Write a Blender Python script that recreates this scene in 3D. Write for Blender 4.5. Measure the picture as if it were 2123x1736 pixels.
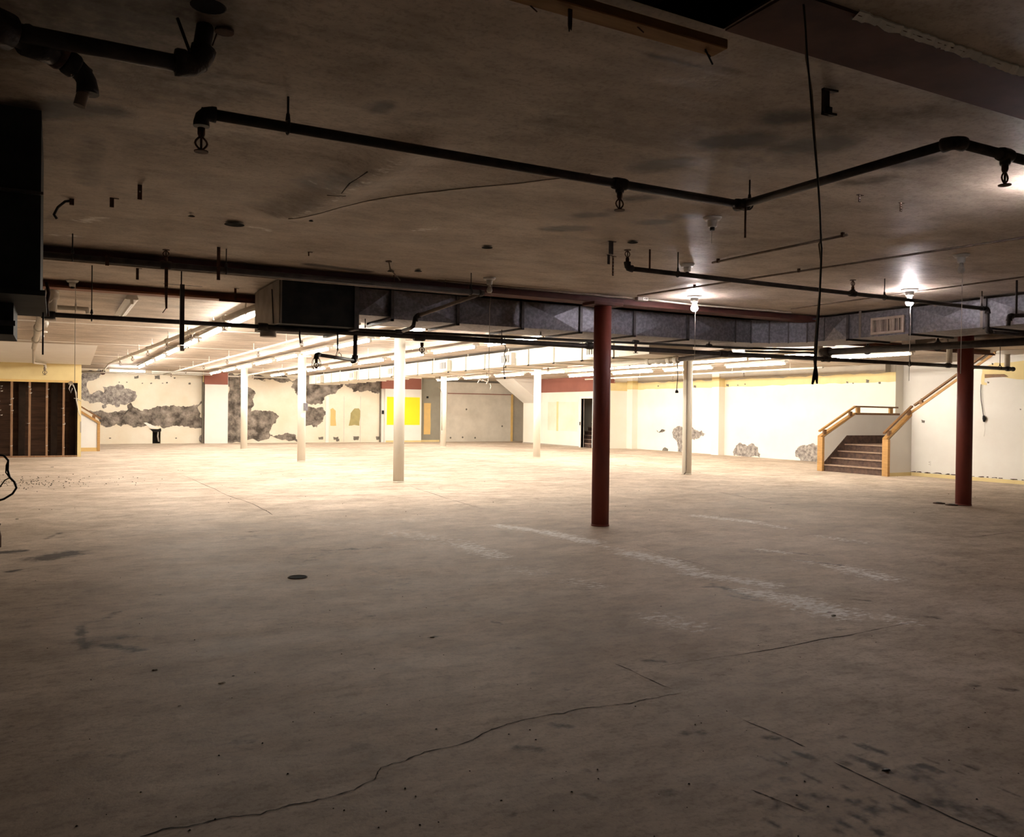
import bpy, math, random
import numpy as np
from mathutils import Vector, Matrix

for o in list(bpy.data.objects):
    bpy.data.objects.remove(o, do_unlink=True)
scene = bpy.context.scene
COL = scene.collection
random.seed(7)
PI = math.pi

# ------------------------------------------------------------------ camera
F_PX, W_PX, H_PX = 1750.0, 2123.0, 1736.0
EYE = Vector((0, 0, 1.55))
PSI, THETA, RHO = math.radians(28.5), math.atan(13 / 1750.0), math.atan(0.012)
_f0 = Vector((math.sin(PSI), math.cos(PSI), 0)); _r0 = Vector((math.cos(PSI), -math.sin(PSI), 0)); _u0 = Vector((0, 0, 1))
FWD = _f0 * math.cos(THETA) - _u0 * math.sin(THETA)
_up = _u0 * math.cos(THETA) + _f0 * math.sin(THETA)
RIGHT = _r0 * math.cos(RHO) + _up * math.sin(RHO)
UP = _up * math.cos(RHO) - _r0 * math.sin(RHO)
cam_data = bpy.data.cameras.new('camera')
cam_data.sensor_fit = 'HORIZONTAL'; cam_data.sensor_width = 36.0
cam_data.lens = 36.0 * F_PX / W_PX
cam_data.clip_start = 0.05; cam_data.clip_end = 200
cam = bpy.data.objects.new('camera', cam_data); COL.objects.link(cam)
R = Matrix((RIGHT, UP, -FWD)).transposed().to_4x4()
cam.matrix_world = Matrix.Translation(EYE) @ R
scene.camera = cam

# ------------------------------------------------------------------ world and exposure
TUBE_L, BULB_L = 208.0, 280.0           # radiance of fluorescent tubes and of bare bulbs
TUBE_COL, BULB_COL = (1.0, 0.925, 0.82), (0.98, 0.89, 0.93)
world = bpy.data.worlds.new('world'); scene.world = world
world.use_nodes = True
world.node_tree.nodes['Background'].inputs[0].default_value = (0.02, 0.016, 0.013, 1)
world.node_tree.nodes['Background'].inputs[1].default_value = 0.3
vs = scene.view_settings
vs.view_transform = 'Standard'; vs.look = 'None'; vs.gamma = 1.0; vs.use_curve_mapping = False
vs.exposure = 0.0
try:
    scene.cycles.use_light_tree = False; scene.cycles.diffuse_bounces = 4; scene.cycles.glossy_bounces = 3; scene.cycles.max_bounces = 8; scene.cycles.adaptive_threshold = 0.03; scene.cycles.sample_clamp_indirect = 6.0
except Exception:
    pass

# ------------------------------------------------------------------ pixel <-> place
CZ = 3.17                     # ceiling height


def ray(u, v):
    return FWD + RIGHT * ((u - 1061.5) / F_PX) - UP * ((v - 868.0) / F_PX)


def P(u, v, x=None, y=None, z=None):
    d = ray(u, v)
    if x is not None:
        t = (x - EYE.x) / d.x
    elif y is not None:
        t = (y - EYE.y) / d.y
    else:
        t = (z - EYE.z) / d.z
    return EYE + d * t


def ZZ(u, v, q):              # height of pixel (u,v) at the plan position of point q
    d = ray(u, v)
    t = math.hypot(q[0], q[1]) / math.hypot(d.x, d.y)
    return EYE.z + d.z * t


# ------------------------------------------------------------------ materials
MATS = {}


def nt(name):
    m = bpy.data.materials.new(name); m.use_nodes = True
    t = m.node_tree
    return m, t, t.nodes['Principled BSDF']


def mat(name, c1, c2=None, rough=0.7, scale=6.0, metal=0.0, bump=0.0, bscale=60.0, coord='Object', stretch=(1, 1, 1), detail=5, lo=0.35, hi=0.65, bdist=0.01):
    m, t, b = nt(name)
    N, L = t.nodes.new, t.links.new
    c2 = c2 or tuple(max(0, x * 0.82) for x in c1)
    tc = N('ShaderNodeTexCoord') if coord == 'Object' else N('ShaderNodeNewGeometry')
    src = tc.outputs['Object'] if coord == 'Object' else tc.outputs['Position']
    mp = N('ShaderNodeMapping'); mp.inputs['Scale'].default_value = stretch
    L(src, mp.inputs[0])
    n = N('ShaderNodeTexNoise'); n.inputs['Scale'].default_value = scale; n.inputs['Detail'].default_value = detail; n.inputs['Roughness'].default_value = 0.6
    L(mp.outputs[0], n.inputs['Vector'])
    r = N('ShaderNodeValToRGB')
    r.color_ramp.elements[0].position = lo; r.color_ramp.elements[1].position = hi
    r.color_ramp.elements[0].color = (*c2, 1); r.color_ramp.elements[1].color = (*c1, 1)
    L(n.outputs['Fac'], r.inputs[0]); L(r.outputs[0], b.inputs['Base Color'])
    b.inputs['Roughness'].default_value = rough; b.inputs['Metallic'].default_value = metal; b.inputs['Specular IOR Level'].default_value = 0.22
    if bump:
        n2 = N('ShaderNodeTexNoise'); n2.inputs['Scale'].default_value = bscale; n2.inputs['Detail'].default_value = 4
        L(mp.outputs[0], n2.inputs['Vector'])
        bp = N('ShaderNodeBump'); bp.inputs['Strength'].default_value = bump; bp.inputs['Distance'].default_value = bdist
        L(n2.outputs['Fac'], bp.inputs['Height']); L(bp.outputs[0], b.inputs['Normal'])
    MATS[name] = m
    return m


def emit(name, col, strength):
    m, t, b = nt(name)
    b.inputs['Base Color'].default_value = (0.9, 0.9, 0.9, 1)
    b.inputs['Emission Color'].default_value = (*col, 1); b.inputs['Emission Strength'].default_value = strength
    MATS[name] = m
    return m


def attr_surface(name, base1, base2, dark, light, rough, sheen_streak, big, bump, sgain=1.6, stop=0.9, streak=0.55, spec=0.25, rot_=0.35, mott=0.6):
    # spec: how much the surface mirrors at grazing view
    """a plaster / concrete surface with stains and pale scrapes held as mesh attributes"""
    m, t, b = nt(name)
    N, L = t.nodes.new, t.links.new
    g = N('ShaderNodeNewGeometry')

    def noise(scale, stretch=(1, 1, 1), detail=3, rot=0.0):
        mp = N('ShaderNodeMapping'); mp.inputs['Scale'].default_value = stretch; mp.inputs['Rotation'].default_value = (0, 0, rot)
        L(g.outputs['Position'], mp.inputs[0])
        n = N('ShaderNodeTexNoise'); n.inputs['Scale'].default_value = scale; n.inputs['Detail'].default_value = detail; n.inputs['Roughness'].default_value = 0.65
        L(mp.outputs[0], n.inputs['Vector'])
        return n.outputs['Fac']

    def ramp(fac, p0, c0, p1, c1):
        r = N('ShaderNodeValToRGB'); e = r.color_ramp.elements
        e[0].position, e[1].position = p0, p1; e[0].color, e[1].color = (*c0, 1), (*c1, 1)
        L(fac, r.inputs[0]); return r.outputs[0]

    def mix(fac, a, c, mode='MIX'):
        x = N('ShaderNodeMix'); x.data_type = 'RGBA'; x.blend_type = mode
        if isinstance(fac, float): x.inputs[0].default_value = fac
        else: L(fac, x.inputs[0])
        for k, s in ((6, a), (7, c)):
            if isinstance(s, tuple): x.inputs[k].default_value = (*s, 1)
            else: L(s, x.inputs[k])
        return x.outputs[2]

    def math_(op, a, c):
        x = N('ShaderNodeMath'); x.operation = op; x.use_clamp = True
        for k, s in ((0, a), (1, c)):
            if isinstance(s, (int, float)): x.inputs[k].default_value = s
            else: L(s, x.inputs[k])
        return x.outputs[0]
    c = ramp(noise(big, (1, 1, 1), 4), 0.4, base2, 0.62, base1)
    c = mix(0.6, c, ramp(noise(2.6, (0.8, 1.2, 1), 7, 0.3), 0.36, (0.56, 0.52, 0.48), 0.58, (1.0, 1.0, 1.0)), 'MULTIPLY')
    c = mix(mott, c, ramp(noise(11.0, (0.7, 1.3, 1), 5, 0.2), 0.36, (0.55, 0.50, 0.46), 0.52, (1.0, 1.0, 1.0)), 'MULTIPLY')
    st = noise(1.0, sheen_streak, 4, rot_)
    c = mix(streak, c, ramp(st, 0.32, (0.62, 0.6, 0.57), 0.62, (1.0, 1.0, 1.0)), 'MULTIPLY')
    fine = noise(38.0, (1, 1, 1), 2)
    c = mix(0.7, c, ramp(fine, 0.34, (0.72, 0.7, 0.68), 0.5, (1.0, 1.0, 1.0)), 'MULTIPLY')
    a1 = N('ShaderNodeAttribute'); a1.attribute_name = 'stain_and_shade'
    a2 = N('ShaderNodeAttribute'); a2.attribute_name = 'scrape'
    br = noise(9.0, (1, 1, 1), 3)
    def mask(attr, nz, gain, p0, p1, top):
        x = N('ShaderNodeMath'); x.operation = 'MULTIPLY_ADD'; L(nz, x.inputs[0]); x.inputs[1].default_value = gain; x.inputs[2].default_value = -gain * 0.5
        y = N('ShaderNodeMath'); y.operation = 'ADD'; L(attr, y.inputs[0]); L(x.outputs[0], y.inputs[1])
        r = N('ShaderNodeMapRange'); r.interpolation_type = 'SMOOTHSTEP'; r.inputs[1].default_value = p0; r.inputs[2].default_value = p1; r.inputs[4].default_value = top
        L(y.outputs[0], r.inputs[0])
        return math_('MULTIPLY', r.outputs[0], math_('MULTIPLY', attr, 4.0))
    c = mix(mask(a1.outputs['Fac'], br, sgain, 0.15, 0.95, stop), c, dark)
    br2 = noise(16.0, (0.7, 1.2, 1), 7, 0.1)
    c = mix(mask(a2.outputs['Fac'], br2, 4.0, 0.18, 1.15, 1.0), c, light)
    L(c, b.inputs['Base Color'])
    b.inputs['Specular IOR Level'].default_value = spec
    rr = N('ShaderNodeMapRange'); rr.inputs[3].default_value = rough - 0.1; rr.inputs[4].default_value = rough + 0.14
    L(st, rr.inputs[0]); L(rr.outputs[0], b.inputs['Roughness'])
    bp = N('ShaderNodeBump'); bp.inputs['Strength'].default_value = bump; bp.inputs['Distance'].default_value = 0.02
    L(noise(2.2, sheen_streak, 2, rot_), bp.inputs['Height'])
    bp2 = N('ShaderNodeBump'); bp2.inputs['Strength'].default_value = 0.25; bp2.inputs['Distance'].default_value = 0.004
    L(fine, bp2.inputs['Height']); L(bp.outputs[0], bp2.inputs['Normal'])
    L(bp2.outputs[0], b.inputs['Normal'])
    MATS[name] = m
    return m


attr_surface('floor', (0.72, 0.605, 0.495), (0.54, 0.44, 0.345), (0.06, 0.044, 0.034), (0.95, 0.92, 0.88), 0.62, (0.5, 1.5, 1), 0.7, 0.25, 1.8, 1.0, 0.35, 0.2, 0.35, 0.5)
attr_surface('ceiling', (0.68, 0.585, 0.485), (0.50, 0.42, 0.34), (0.07, 0.055, 0.042), (0.88, 0.84, 0.78), 0.50, (0.4, 2.0, 1), 0.5, 0.5, 0.7, 0.95, 0.55, 0.14, 0.12, 0.22)
G = 'Position'
mat('cream', (0.86, 0.80, 0.67), (0.80, 0.70, 0.54), 0.8, 0.9, coord=G, bump=0.2, bscale=14)
mat('cream_pale', (0.88, 0.84, 0.76), (0.86, 0.80, 0.68), 0.8, 0.6, coord=G, bump=0.12, bscale=12)
mat('white_wall', (0.84, 0.81, 0.75), (0.80, 0.76, 0.70), 0.75, 1.5, coord=G, bump=0.08, bscale=30)
mat('white_panel', (0.88, 0.86, 0.80), (0.85, 0.82, 0.76), 0.7, 2, coord=G)
mat('concrete_wall', (0.74, 0.68, 0.58), (0.62, 0.57, 0.48), 0.9, 1.2, coord=G, bump=0.3, bscale=18)
mat('concrete_dark', (0.20, 0.18, 0.15), (0.14, 0.125, 0.105), 0.9, 3, coord=G)
mat('exposed', (0.42, 0.365, 0.31), (0.075, 0.062, 0.052), 0.95, 2.6, coord=G, bump=1.0, bscale=16, detail=8, lo=0.38, hi=0.68, bdist=0.06)
mat('exposed_grey', (0.50, 0.45, 0.40), (0.17, 0.15, 0.14), 0.95, 8, coord=G, bump=1.0, bscale=22, detail=8, bdist=0.05)
mat('yellow_paint', (0.80, 0.66, 0.34), (0.74, 0.59, 0.30), 0.75, 2, coord=G)
mat('tan_paint', (0.78, 0.53, 0.20), (0.70, 0.48, 0.2), 0.75, 3, coord=G)
mat('olive_paint', (0.42, 0.36, 0.16), (0.34, 0.3, 0.14), 0.8, 5, coord=G)
mat('lemon_paint', (0.95, 0.83, 0.03), (0.93, 0.80, 0.03), 0.6, 1, coord=G)
mat('maroon_paint', (0.30, 0.115, 0.085), (0.26, 0.1, 0.075), 0.7, 1.4, coord=G)
mat('grey_green', (0.32, 0.30, 0.24), (0.28, 0.26, 0.21), 0.8, 2, coord=G)
mat('grey_band', (0.47, 0.42, 0.34), (0.40, 0.36, 0.30), 0.85, 2, coord=G)
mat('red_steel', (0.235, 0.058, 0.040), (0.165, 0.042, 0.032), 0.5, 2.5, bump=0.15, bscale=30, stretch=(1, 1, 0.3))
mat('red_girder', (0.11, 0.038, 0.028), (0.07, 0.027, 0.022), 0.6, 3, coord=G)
mat('sheathing', (0.12, 0.055, 0.037), (0.07, 0.034, 0.025), 0.8, 3, coord=G)
mat('drain_white', (0.62, 0.57, 0.49), (0.52, 0.47, 0.40), 0.55, 5)
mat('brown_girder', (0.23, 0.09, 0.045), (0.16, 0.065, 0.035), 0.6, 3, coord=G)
mat('cream_steel', (0.84, 0.80, 0.70), (0.78, 0.73, 0.62), 0.45, 2, stretch=(1, 1, 0.3))
mat('black_pipe', (0.075, 0.062, 0.055), (0.042, 0.036, 0.033), 0.5, 9, metal=0.25, bump=0.1)
mat('black_fitting', (0.06, 0.048, 0.042), (0.032, 0.027, 0.025), 0.55, 12, metal=0.25, bump=0.25, bscale=80)
mat('rust', (0.12, 0.06, 0.035), (0.05, 0.03, 0.022), 0.7, 20, metal=0.2, bump=0.2)
mat('white_pipe', (0.84, 0.80, 0.71), (0.76, 0.71, 0.61), 0.5, 6)
mat('dirty_pipe', (0.26, 0.20, 0.15), (0.15, 0.115, 0.09), 0.55, 8)
mat('galv', (0.27, 0.265, 0.29), (0.185, 0.18, 0.20), 0.52, 24, metal=0.8, detail=2, lo=0.4, hi=0.62)
mat('galv_dark', (0.035, 0.037, 0.035), (0.018, 0.02, 0.02), 0.7, 4, metal=0.15)
mat('galv_side', (0.30, 0.255, 0.215), (0.20, 0.17, 0.145), 0.55, 4, metal=0.4)
mat('flange', (0.13, 0.12, 0.12), (0.08, 0.075, 0.075), 0.5, 10, metal=0.6)
mat('white_duct', (0.85, 0.82, 0.73), (0.78, 0.73, 0.62), 0.5, 1.6, coord=G)
mat('porcelain', (0.72, 0.68, 0.62), (0.66, 0.62, 0.56), 0.3, 8)
mat('glass_bulb', (0.62, 0.58, 0.52), (0.5, 0.47, 0.43), 0.12, 8)
mat('fixture_white', (0.82, 0.79, 0.72), (0.76, 0.73, 0.66), 0.45, 5)
mat('tube_off', (0.7, 0.68, 0.62), (0.64, 0.62, 0.57), 0.3, 5)
mat('oak', (0.50, 0.285, 0.10), (0.38, 0.205, 0.075), 0.5, 4, stretch=(1, 1, 8))
mat('oak_dark', (0.24, 0.125, 0.052), (0.16, 0.085, 0.04), 0.5, 6, stretch=(3, 3, 3))
mat('tread', (0.40, 0.285, 0.21), (0.27, 0.185, 0.14), 0.7, 14)
mat('riser', (0.115, 0.07, 0.052), (0.05, 0.031, 0.026), 0.75, 9, detail=8)
mat('stud', (0.36, 0.21, 0.12), (0.22, 0.125, 0.07), 0.8, 5, stretch=(4, 4, 0.5))
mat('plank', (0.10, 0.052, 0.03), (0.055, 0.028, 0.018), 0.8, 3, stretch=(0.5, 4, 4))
mat('joist', (0.36, 0.20, 0.075), (0.24, 0.125, 0.05), 0.75, 4, stretch=(0.7, 6, 6))
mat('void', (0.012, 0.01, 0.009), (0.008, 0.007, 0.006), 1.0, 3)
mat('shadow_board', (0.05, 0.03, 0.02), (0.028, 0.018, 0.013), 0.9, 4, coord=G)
mat('plaster_bit', (0.75, 0.7, 0.62), (0.5, 0.45, 0.4), 0.95, 12, coord=G, bump=0.8, bscale=50)
mat('cable', (0.05, 0.042, 0.036), (0.03, 0.026, 0.023), 0.5, 10)
mat('cable_tan', (0.32, 0.25, 0.17), (0.2, 0.155, 0.11), 0.5, 10)
mat('cable_pale', (0.6, 0.55, 0.48), (0.5, 0.45, 0.4), 0.5, 10)
mat('black', (0.02, 0.018, 0.017), (0.012, 0.011, 0.01), 0.6, 5)
mat('crack', (0.055, 0.042, 0.034), (0.03, 0.024, 0.02), 1.0, 20)
mat('grille', (0.55, 0.45, 0.36), (0.45, 0.36, 0.28), 0.6, 12)
emit('tube_on', TUBE_COL, TUBE_L)
emit('bulb_on', BULB_COL, BULB_L)


# ------------------------------------------------------------------ mesh builder
class MB:
    def __init__(s):
        s.v, s.f, s.sm = [], [], []

    def add(s, vs_, fs, smooth=False):
        k = len(s.v)
        s.v += [Vector(v) for v in vs_]
        s.f += [tuple(i + k for i in f) for f in fs]
        s.sm += [smooth] * len(fs)
        return s

    def box(s, a, b):
        x0, x1 = sorted((a[0], b[0])); y0, y1 = sorted((a[1], b[1])); z0, z1 = sorted((a[2], b[2]))
        v = [(x, y, z) for z in (z0, z1) for y in (y0, y1) for x in (x0, x1)]
        return s.add(v, [(0, 2, 3, 1), (4, 5, 7, 6), (0, 1, 5, 4), (2, 6, 7, 3), (0, 4, 6, 2), (1, 3, 7, 5)])

    def bbox(s, a, b, e=0.004):            # box with chamfered vertical/horizontal edges
        x0, x1 = sorted((a[0], b[0])); y0, y1 = sorted((a[1], b[1])); z0, z1 = sorted((a[2], b[2]))
        e = min(e, (x1 - x0) * .45, (y1 - y0) * .45, (z1 - z0) * .45)
        ring = lambda i, z: [(x0 + i, y0 + e if i == 0 else y0 + i, z)]
        rings = []
        for z, i in ((z0, e), (z0 + e, 0), (z1 - e, 0), (z1, e)):
            rings.append([(x0 + i + (e if i == 0 else 0), y0 + i, z), (x1 - i - (e if i == 0 else 0), y0 + i, z), (x1 - i, y0 + i + (e if i == 0 else 0), z), (x1 - i, y1 - i - (e if i == 0 else 0), z),
                          (x1 - i - (e if i == 0 else 0), y1 - i, z), (x0 + i + (e if i == 0 else 0), y1 - i, z), (x0 + i, y1 - i - (e if i == 0 else 0), z), (x0 + i, y0 + i + (e if i == 0 else 0), z)])
        v = [p for r_ in rings for p in r_]
        f = []
        for k in range(3):
            for j in range(8):
                a_, b_ = k * 8 + j, k * 8 + (j + 1) % 8
                f.append((a_, b_, b_ + 8, a_ + 8))
        f.append(tuple(range(7, -1, -1))); f.append(tuple(range(24, 32)))
        return s.add(v, f)

    def tube(s, pts, r, n=12, cap=True):
        pts = [Vector(p) for p in pts]
        rs = r if isinstance(r, (list, tuple)) else [r] * len(pts)
        T = []
        for i in range(len(pts)):
            a = (pts[i] - pts[i - 1]).normalized() if i else None
            b = (pts[i + 1] - pts[i]).normalized() if i < len(pts) - 1 else None
            T.append((a + b).normalized() if a is not None and b is not None and (a + b).length > 1e-4 else (a if a is not None else b))
        up = Vector((0, 0, 1)) if abs(T[0].z) < 0.9 else Vector((1, 0, 0))
        nrm = (up - T[0] * up.dot(T[0])).normalized()
        v = []
        for i, p in enumerate(pts):
            nrm = (nrm - T[i] * nrm.dot(T[i])).normalized()
            bn = T[i].cross(nrm)
            k = 1.0
            if 0 < i < len(pts) - 1:
                c = (pts[i] - pts[i - 1]).normalized().dot(T[i])
                k = min(1.5, 1 / max(c, 0.5))
            for j in range(n):
                a = 2 * PI * j / n
                v.append(p + (nrm * math.cos(a) * 1.0 + bn * math.sin(a)) * rs[i] * (1 + (k - 1) * 0.5))
        f = []
        for i in range(len(pts) - 1):
            for j in range(n):
                a, b = i * n + j, i * n + (j + 1) % n
                f.append((a, b, b + n, a + n))
        s.add(v, f, True)
        if cap:
            k = len(s.v) - len(v)
            s.f.append(tuple(k + j for j in range(n - 1, -1, -1))); s.sm.append(False)
            m = len(pts) - 1
            s.f.append(tuple(k + m * n + j for j in range(n))); s.sm.append(False)
        return s

    def lathe(s, prof, c, n=16, axis='z'):   # profile of (radius, height)
        c = Vector(c); v = []
        for (r, h) in prof:
            for j in range(n):
                a = 2 * PI * j / n
                q = Vector((r * math.cos(a), r * math.sin(a), h))
                if axis == 'x': q = Vector((q.z, q.x, q.y))
                if axis == 'y': q = Vector((q.x, q.z, q.y))
                v.append(c + q)
        f = []
        for i in range(len(prof) - 1):
            for j in range(n):
                a, b = i * n + j, i * n + (j + 1) % n
                f.append((a, b, b + n, a + n))
        s.add(v, f, True)
        k = len(s.v) - len(v)
        s.f.append(tuple(k + j for j in range(n - 1, -1, -1))); s.sm.append(False)
        m = len(prof) - 1
        s.f.append(tuple(k + m * n + j for j in range(n))); s.sm.append(False)
        return s

    def prism(s, poly, d):
        d = Vector(d); n = len(poly)
        v = [Vector(p) for p in poly] + [Vector(p) + d for p in poly]
        f = [tuple(range(n - 1, -1, -1)), tuple(range(n, 2 * n))]
        for j in range(n):
            k = (j + 1) % n
            f.append((j, k, k + n, j + n))
        return s.add(v, f)

    def build(s, name, m, parent=None, at=None):
        me = bpy.data.meshes.new(name)
        org = Vector((0, 0, 0))
        if parent is not None: org = world_loc(parent)
        elif at is not None: org = Vector(at)
        me.from_pydata([tuple(v - org) for v in s.v], [], s.f)
        me.polygons.foreach_set('use_smooth', s.sm)
        import bmesh as _b
        bm = _b.new(); bm.from_mesh(me); _b.ops.recalc_face_normals(bm, faces=bm.faces); bm.to_mesh(me); bm.free()
        me.materials.append(MATS[m]); me.update()
        o = bpy.data.objects.new(name, me); COL.objects.link(o)
        if parent is not None: o.parent = parent
        elif at is not None: o.location = at
        return o


def world_loc(o):
    p = Vector(o.location)
    while o.parent is not None:
        o = o.parent; p += Vector(o.location)
    return p


LABELS = set()


def tag(o, label, cat, group=None):
    o['label'] = label; o['category'] = cat
    if group: o['group'] = group
    return o


def thing(name, label, cat, loc=(0, 0, 0), group=None):
    o = bpy.data.objects.new(name, None); COL.objects.link(o)
    o.empty_display_size = 0.1; o.location = loc
    return tag(o, label, cat, group)


def struct(o):
    o['kind'] = 'structure'; return o


def copy_tree(o, parent=None):
    c = o.copy(); COL.objects.link(c)
    if parent is not None: c.parent = parent
    for ch in list(o.children): copy_tree(ch, c)
    return c


def ragged(pts, amp, levels=3, seed=1):
    rnd = random.Random(seed)
    for _ in range(levels):
        out = []
        for i, p in enumerate(pts):
            q = pts[(i + 1) % len(pts)]
            out.append(p)
            d = Vector(q) - Vector(p)
            m = (Vector(p) + Vector(q)) / 2
            off = Vector([rnd.gauss(0, 1) for k in range(3)]) * min(d.length, .7) * amp
            out.append(m + off)
        pts = out
    return pts


# ================================================================== STRUCTURE
YB, XR, XS = 39.6, 22.65, 19.95      # back wall, right wall, stair wall
XW = 23.0                            # far side of the right stairwell


def seg_dist(X, Y, a, b):
    ax, ay, bx, by = a[0], a[1], b[0], b[1]
    dx, dy = bx - ax, by - ay
    t = np.clip(((X - ax) * dx + (Y - ay) * dy) / max(dx * dx + dy * dy, 1e-9), 0, 1)
    return np.hypot(X - ax - t * dx, Y - ay - t * dy)


def surface_grid(name, z, step, x0, x1, y0, y1, fx1, fy1, m, stains_and_shade, scrapes, holes=(), zfun=None):
    """fine grid in the near area, coarse cells beyond, attributes for stains"""
    xs = list(np.arange(x0, x1 + 1e-6, step)) + list(np.linspace(x1, fx1, 9)[1:])
    ys = list(np.arange(y0, y1 + 1e-6, step)) + list(np.linspace(y1, fy1, 25)[1:])
    xs, ys = np.array(xs), np.array(ys)
    X, Y = np.meshgrid(xs, ys)
    nx, ny = len(xs), len(ys)
    Z = np.full_like(X, z)
    if zfun is not None: Z = Z + zfun(X, Y)
    vv = np.stack([X.ravel(), Y.ravel(), Z.ravel()], 1)
    fs = []
    cx, cy = (xs[:-1] + xs[1:]) / 2, (ys[:-1] + ys[1:]) / 2
    for j in range(ny - 1):
        for i in range(nx - 1):
            if any(h[0] < cx[i] < h[1] and h[2] < cy[j] < h[3] for h in holes): continue
            k = j * nx + i
            fs.append((k, k + 1, k + nx + 1, k + nx) if name == 'floor' else (k, k + nx, k + nx + 1, k + 1))
    me = bpy.data.meshes.new(name); me.from_pydata(vv.tolist(), [], fs)
    for an, lst in (('stain_and_shade', stains_and_shade), ('scrape', scrapes)):
        val = np.zeros(X.shape)
        for (a, b, w, s) in lst:
            d = seg_dist(X, Y, a, b)
            val = np.maximum(val, s * np.clip(1.25 - d / w, 0, 1))
        at = me.attributes.new(an, 'FLOAT', 'POINT'); at.data.foreach_set('value', val.ravel().astype(np.float32))
    me.polygons.foreach_set('use_smooth', [True] * len(fs))
    me.materials.append(MATS[m]); me.update()
    o = bpy.data.objects.new(name, me); COL.objects.link(o)
    return struct(o)


def px_blobs(lst, z):
    return [(P(a, b, z=z), P(c, d, z=z), w, s) for (a, b, c, d, w, s) in lst]


fl_dark = [(0, 1146, 38, 1143, .14, 1), (90, 1158, 145, 1148, .22, 1), (20, 1186, 38, 1182, .06, .9), (95, 1118, 125, 1105, .05, .6), (165, 1332, 285, 1348, .07, .75), (168, 1300, 175, 1345, .05, .7), (190, 1290, 255, 1268, .07, .45),
           (215, 1325, 260, 1320, .13, .4), (680, 1142, 780, 1136, .10, .55), (610, 1150, 690, 1145, .08, .4), (515, 1103, 530, 1102, .06, .7), (500, 1118, 525, 1116, .05, .5), (470, 1115, 620, 1110, .2, .3), (1480, 1212, 1560, 1240, .07, .55), (1510, 1235, 1570, 1245, .06, .6),
           (1660, 1163, 1740, 1172, .06, .65), (1540, 1143, 1700, 1150, .12, .35), (1900, 1150, 2040, 1200, .15, .3), (1780, 1545, 1835, 1562, .035, .95), (1765, 1568, 1810, 1585, .035, .9), (1815, 1592, 1850, 1600, .03, .95), (1870, 1610, 1945, 1630, .14, .45),
           (1960, 1672, 2070, 1700, .16, .5), (1890, 1590, 1925, 1615, .05, .6), (1340, 1370, 1375, 1372, .05, .7), (1145, 1502, 1185, 1507, .04, .7), (1075, 1550, 1130, 1556, .05, .5), (890, 1322, 905, 1320, .03, .9), (1910, 1277, 1950, 1283, .05, .6), (2040, 1305, 2110, 1312, .06, .4),
           (1190, 1635, 1240, 1660, .04, .35), (1380, 1640, 1430, 1648, .05, .6), (160, 1566, 190, 1560, .05, .4), (730, 1555, 760, 1545, .06, .3), (1640, 1660, 1760, 1690, .25, .3), (60, 1280, 160, 1230, .3, .2), (800, 1185, 960, 1260, .3, .22), (1130, 1190, 1250, 1240, .25, .2), (620, 1170, 700, 1140, .12, .35),
           (1700, 1045, 2000, 1060, .3, .25), (1130, 1050, 1400, 1075, .3, .2)]
_r = random.Random(3)
for k in range(46):
    u = _r.uniform(1570, 2080); v = _r.uniform(1560, 1725)
    if u > 1900 and v > 1640: continue
    l = _r.uniform(8, 40)
    fl_dark.append((u, v, u + l, v + l * .38, _r.uniform(.012, .03), _r.uniform(.5, 1)))
for k in range(40):
    u = _r.uniform(0, 2100); v = _r.uniform(1180, 1700)
    fl_dark.append((u, v, u + _r.uniform(4, 40), v + _r.uniform(-3, 6), _r.uniform(.012, .05), _r.uniform(.25, .8)))
fl_white = [(1035, 1090, 1130, 1103, .09, .9), (1130, 1103, 1225, 1124, .11, .95), (1230, 1128, 1300, 1145, .07, .5), (1310, 1148, 1390, 1165, .12, .95), (1390, 1168, 1440, 1183, .1, .8), (1440, 1190, 1590, 1212, .1, .9), (1560, 1228, 1650, 1245, .11, .9), (1650, 1245, 1730, 1270, .14, 1),
            (1450, 1070, 1560, 1082, .1, .8), (1560, 1082, 1630, 1096, .08, .6), (1700, 1112, 1790, 1125, .08, .5), (1580, 1140, 1630, 1146, .06, .7), (1750, 1178, 1830, 1198, .12, .8), (1670, 1165, 1720, 1172, .08, .5), (960, 1130, 1030, 1153, .12, .75), (1060, 1178, 1110, 1188, .1, .4), (1370, 1282, 1430, 1298, .12, .55),
            (830, 1105, 960, 1128, .2, .35), (1830, 1280, 1880, 1290, .08, .5), (1190, 1205, 1230, 1215, .1, .4), (640, 1090, 900, 1075, .2, .2)]
floor = surface_grid('floor', 0.0, 0.03, -3.2, 11.2, 0.8, 12.8, 26.0, 42.0, 'floor', px_blobs(fl_dark, 0), [(a, b, w * 1.9, q * .9) for a, b, w, q in px_blobs(fl_white, 0)])
fn = struct(MB().box((-3.2, -6, -.2), (26, .8, 0)).build('floor_slab', 'concrete_wall'))
fn.parent = floor; del fn['kind']

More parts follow.
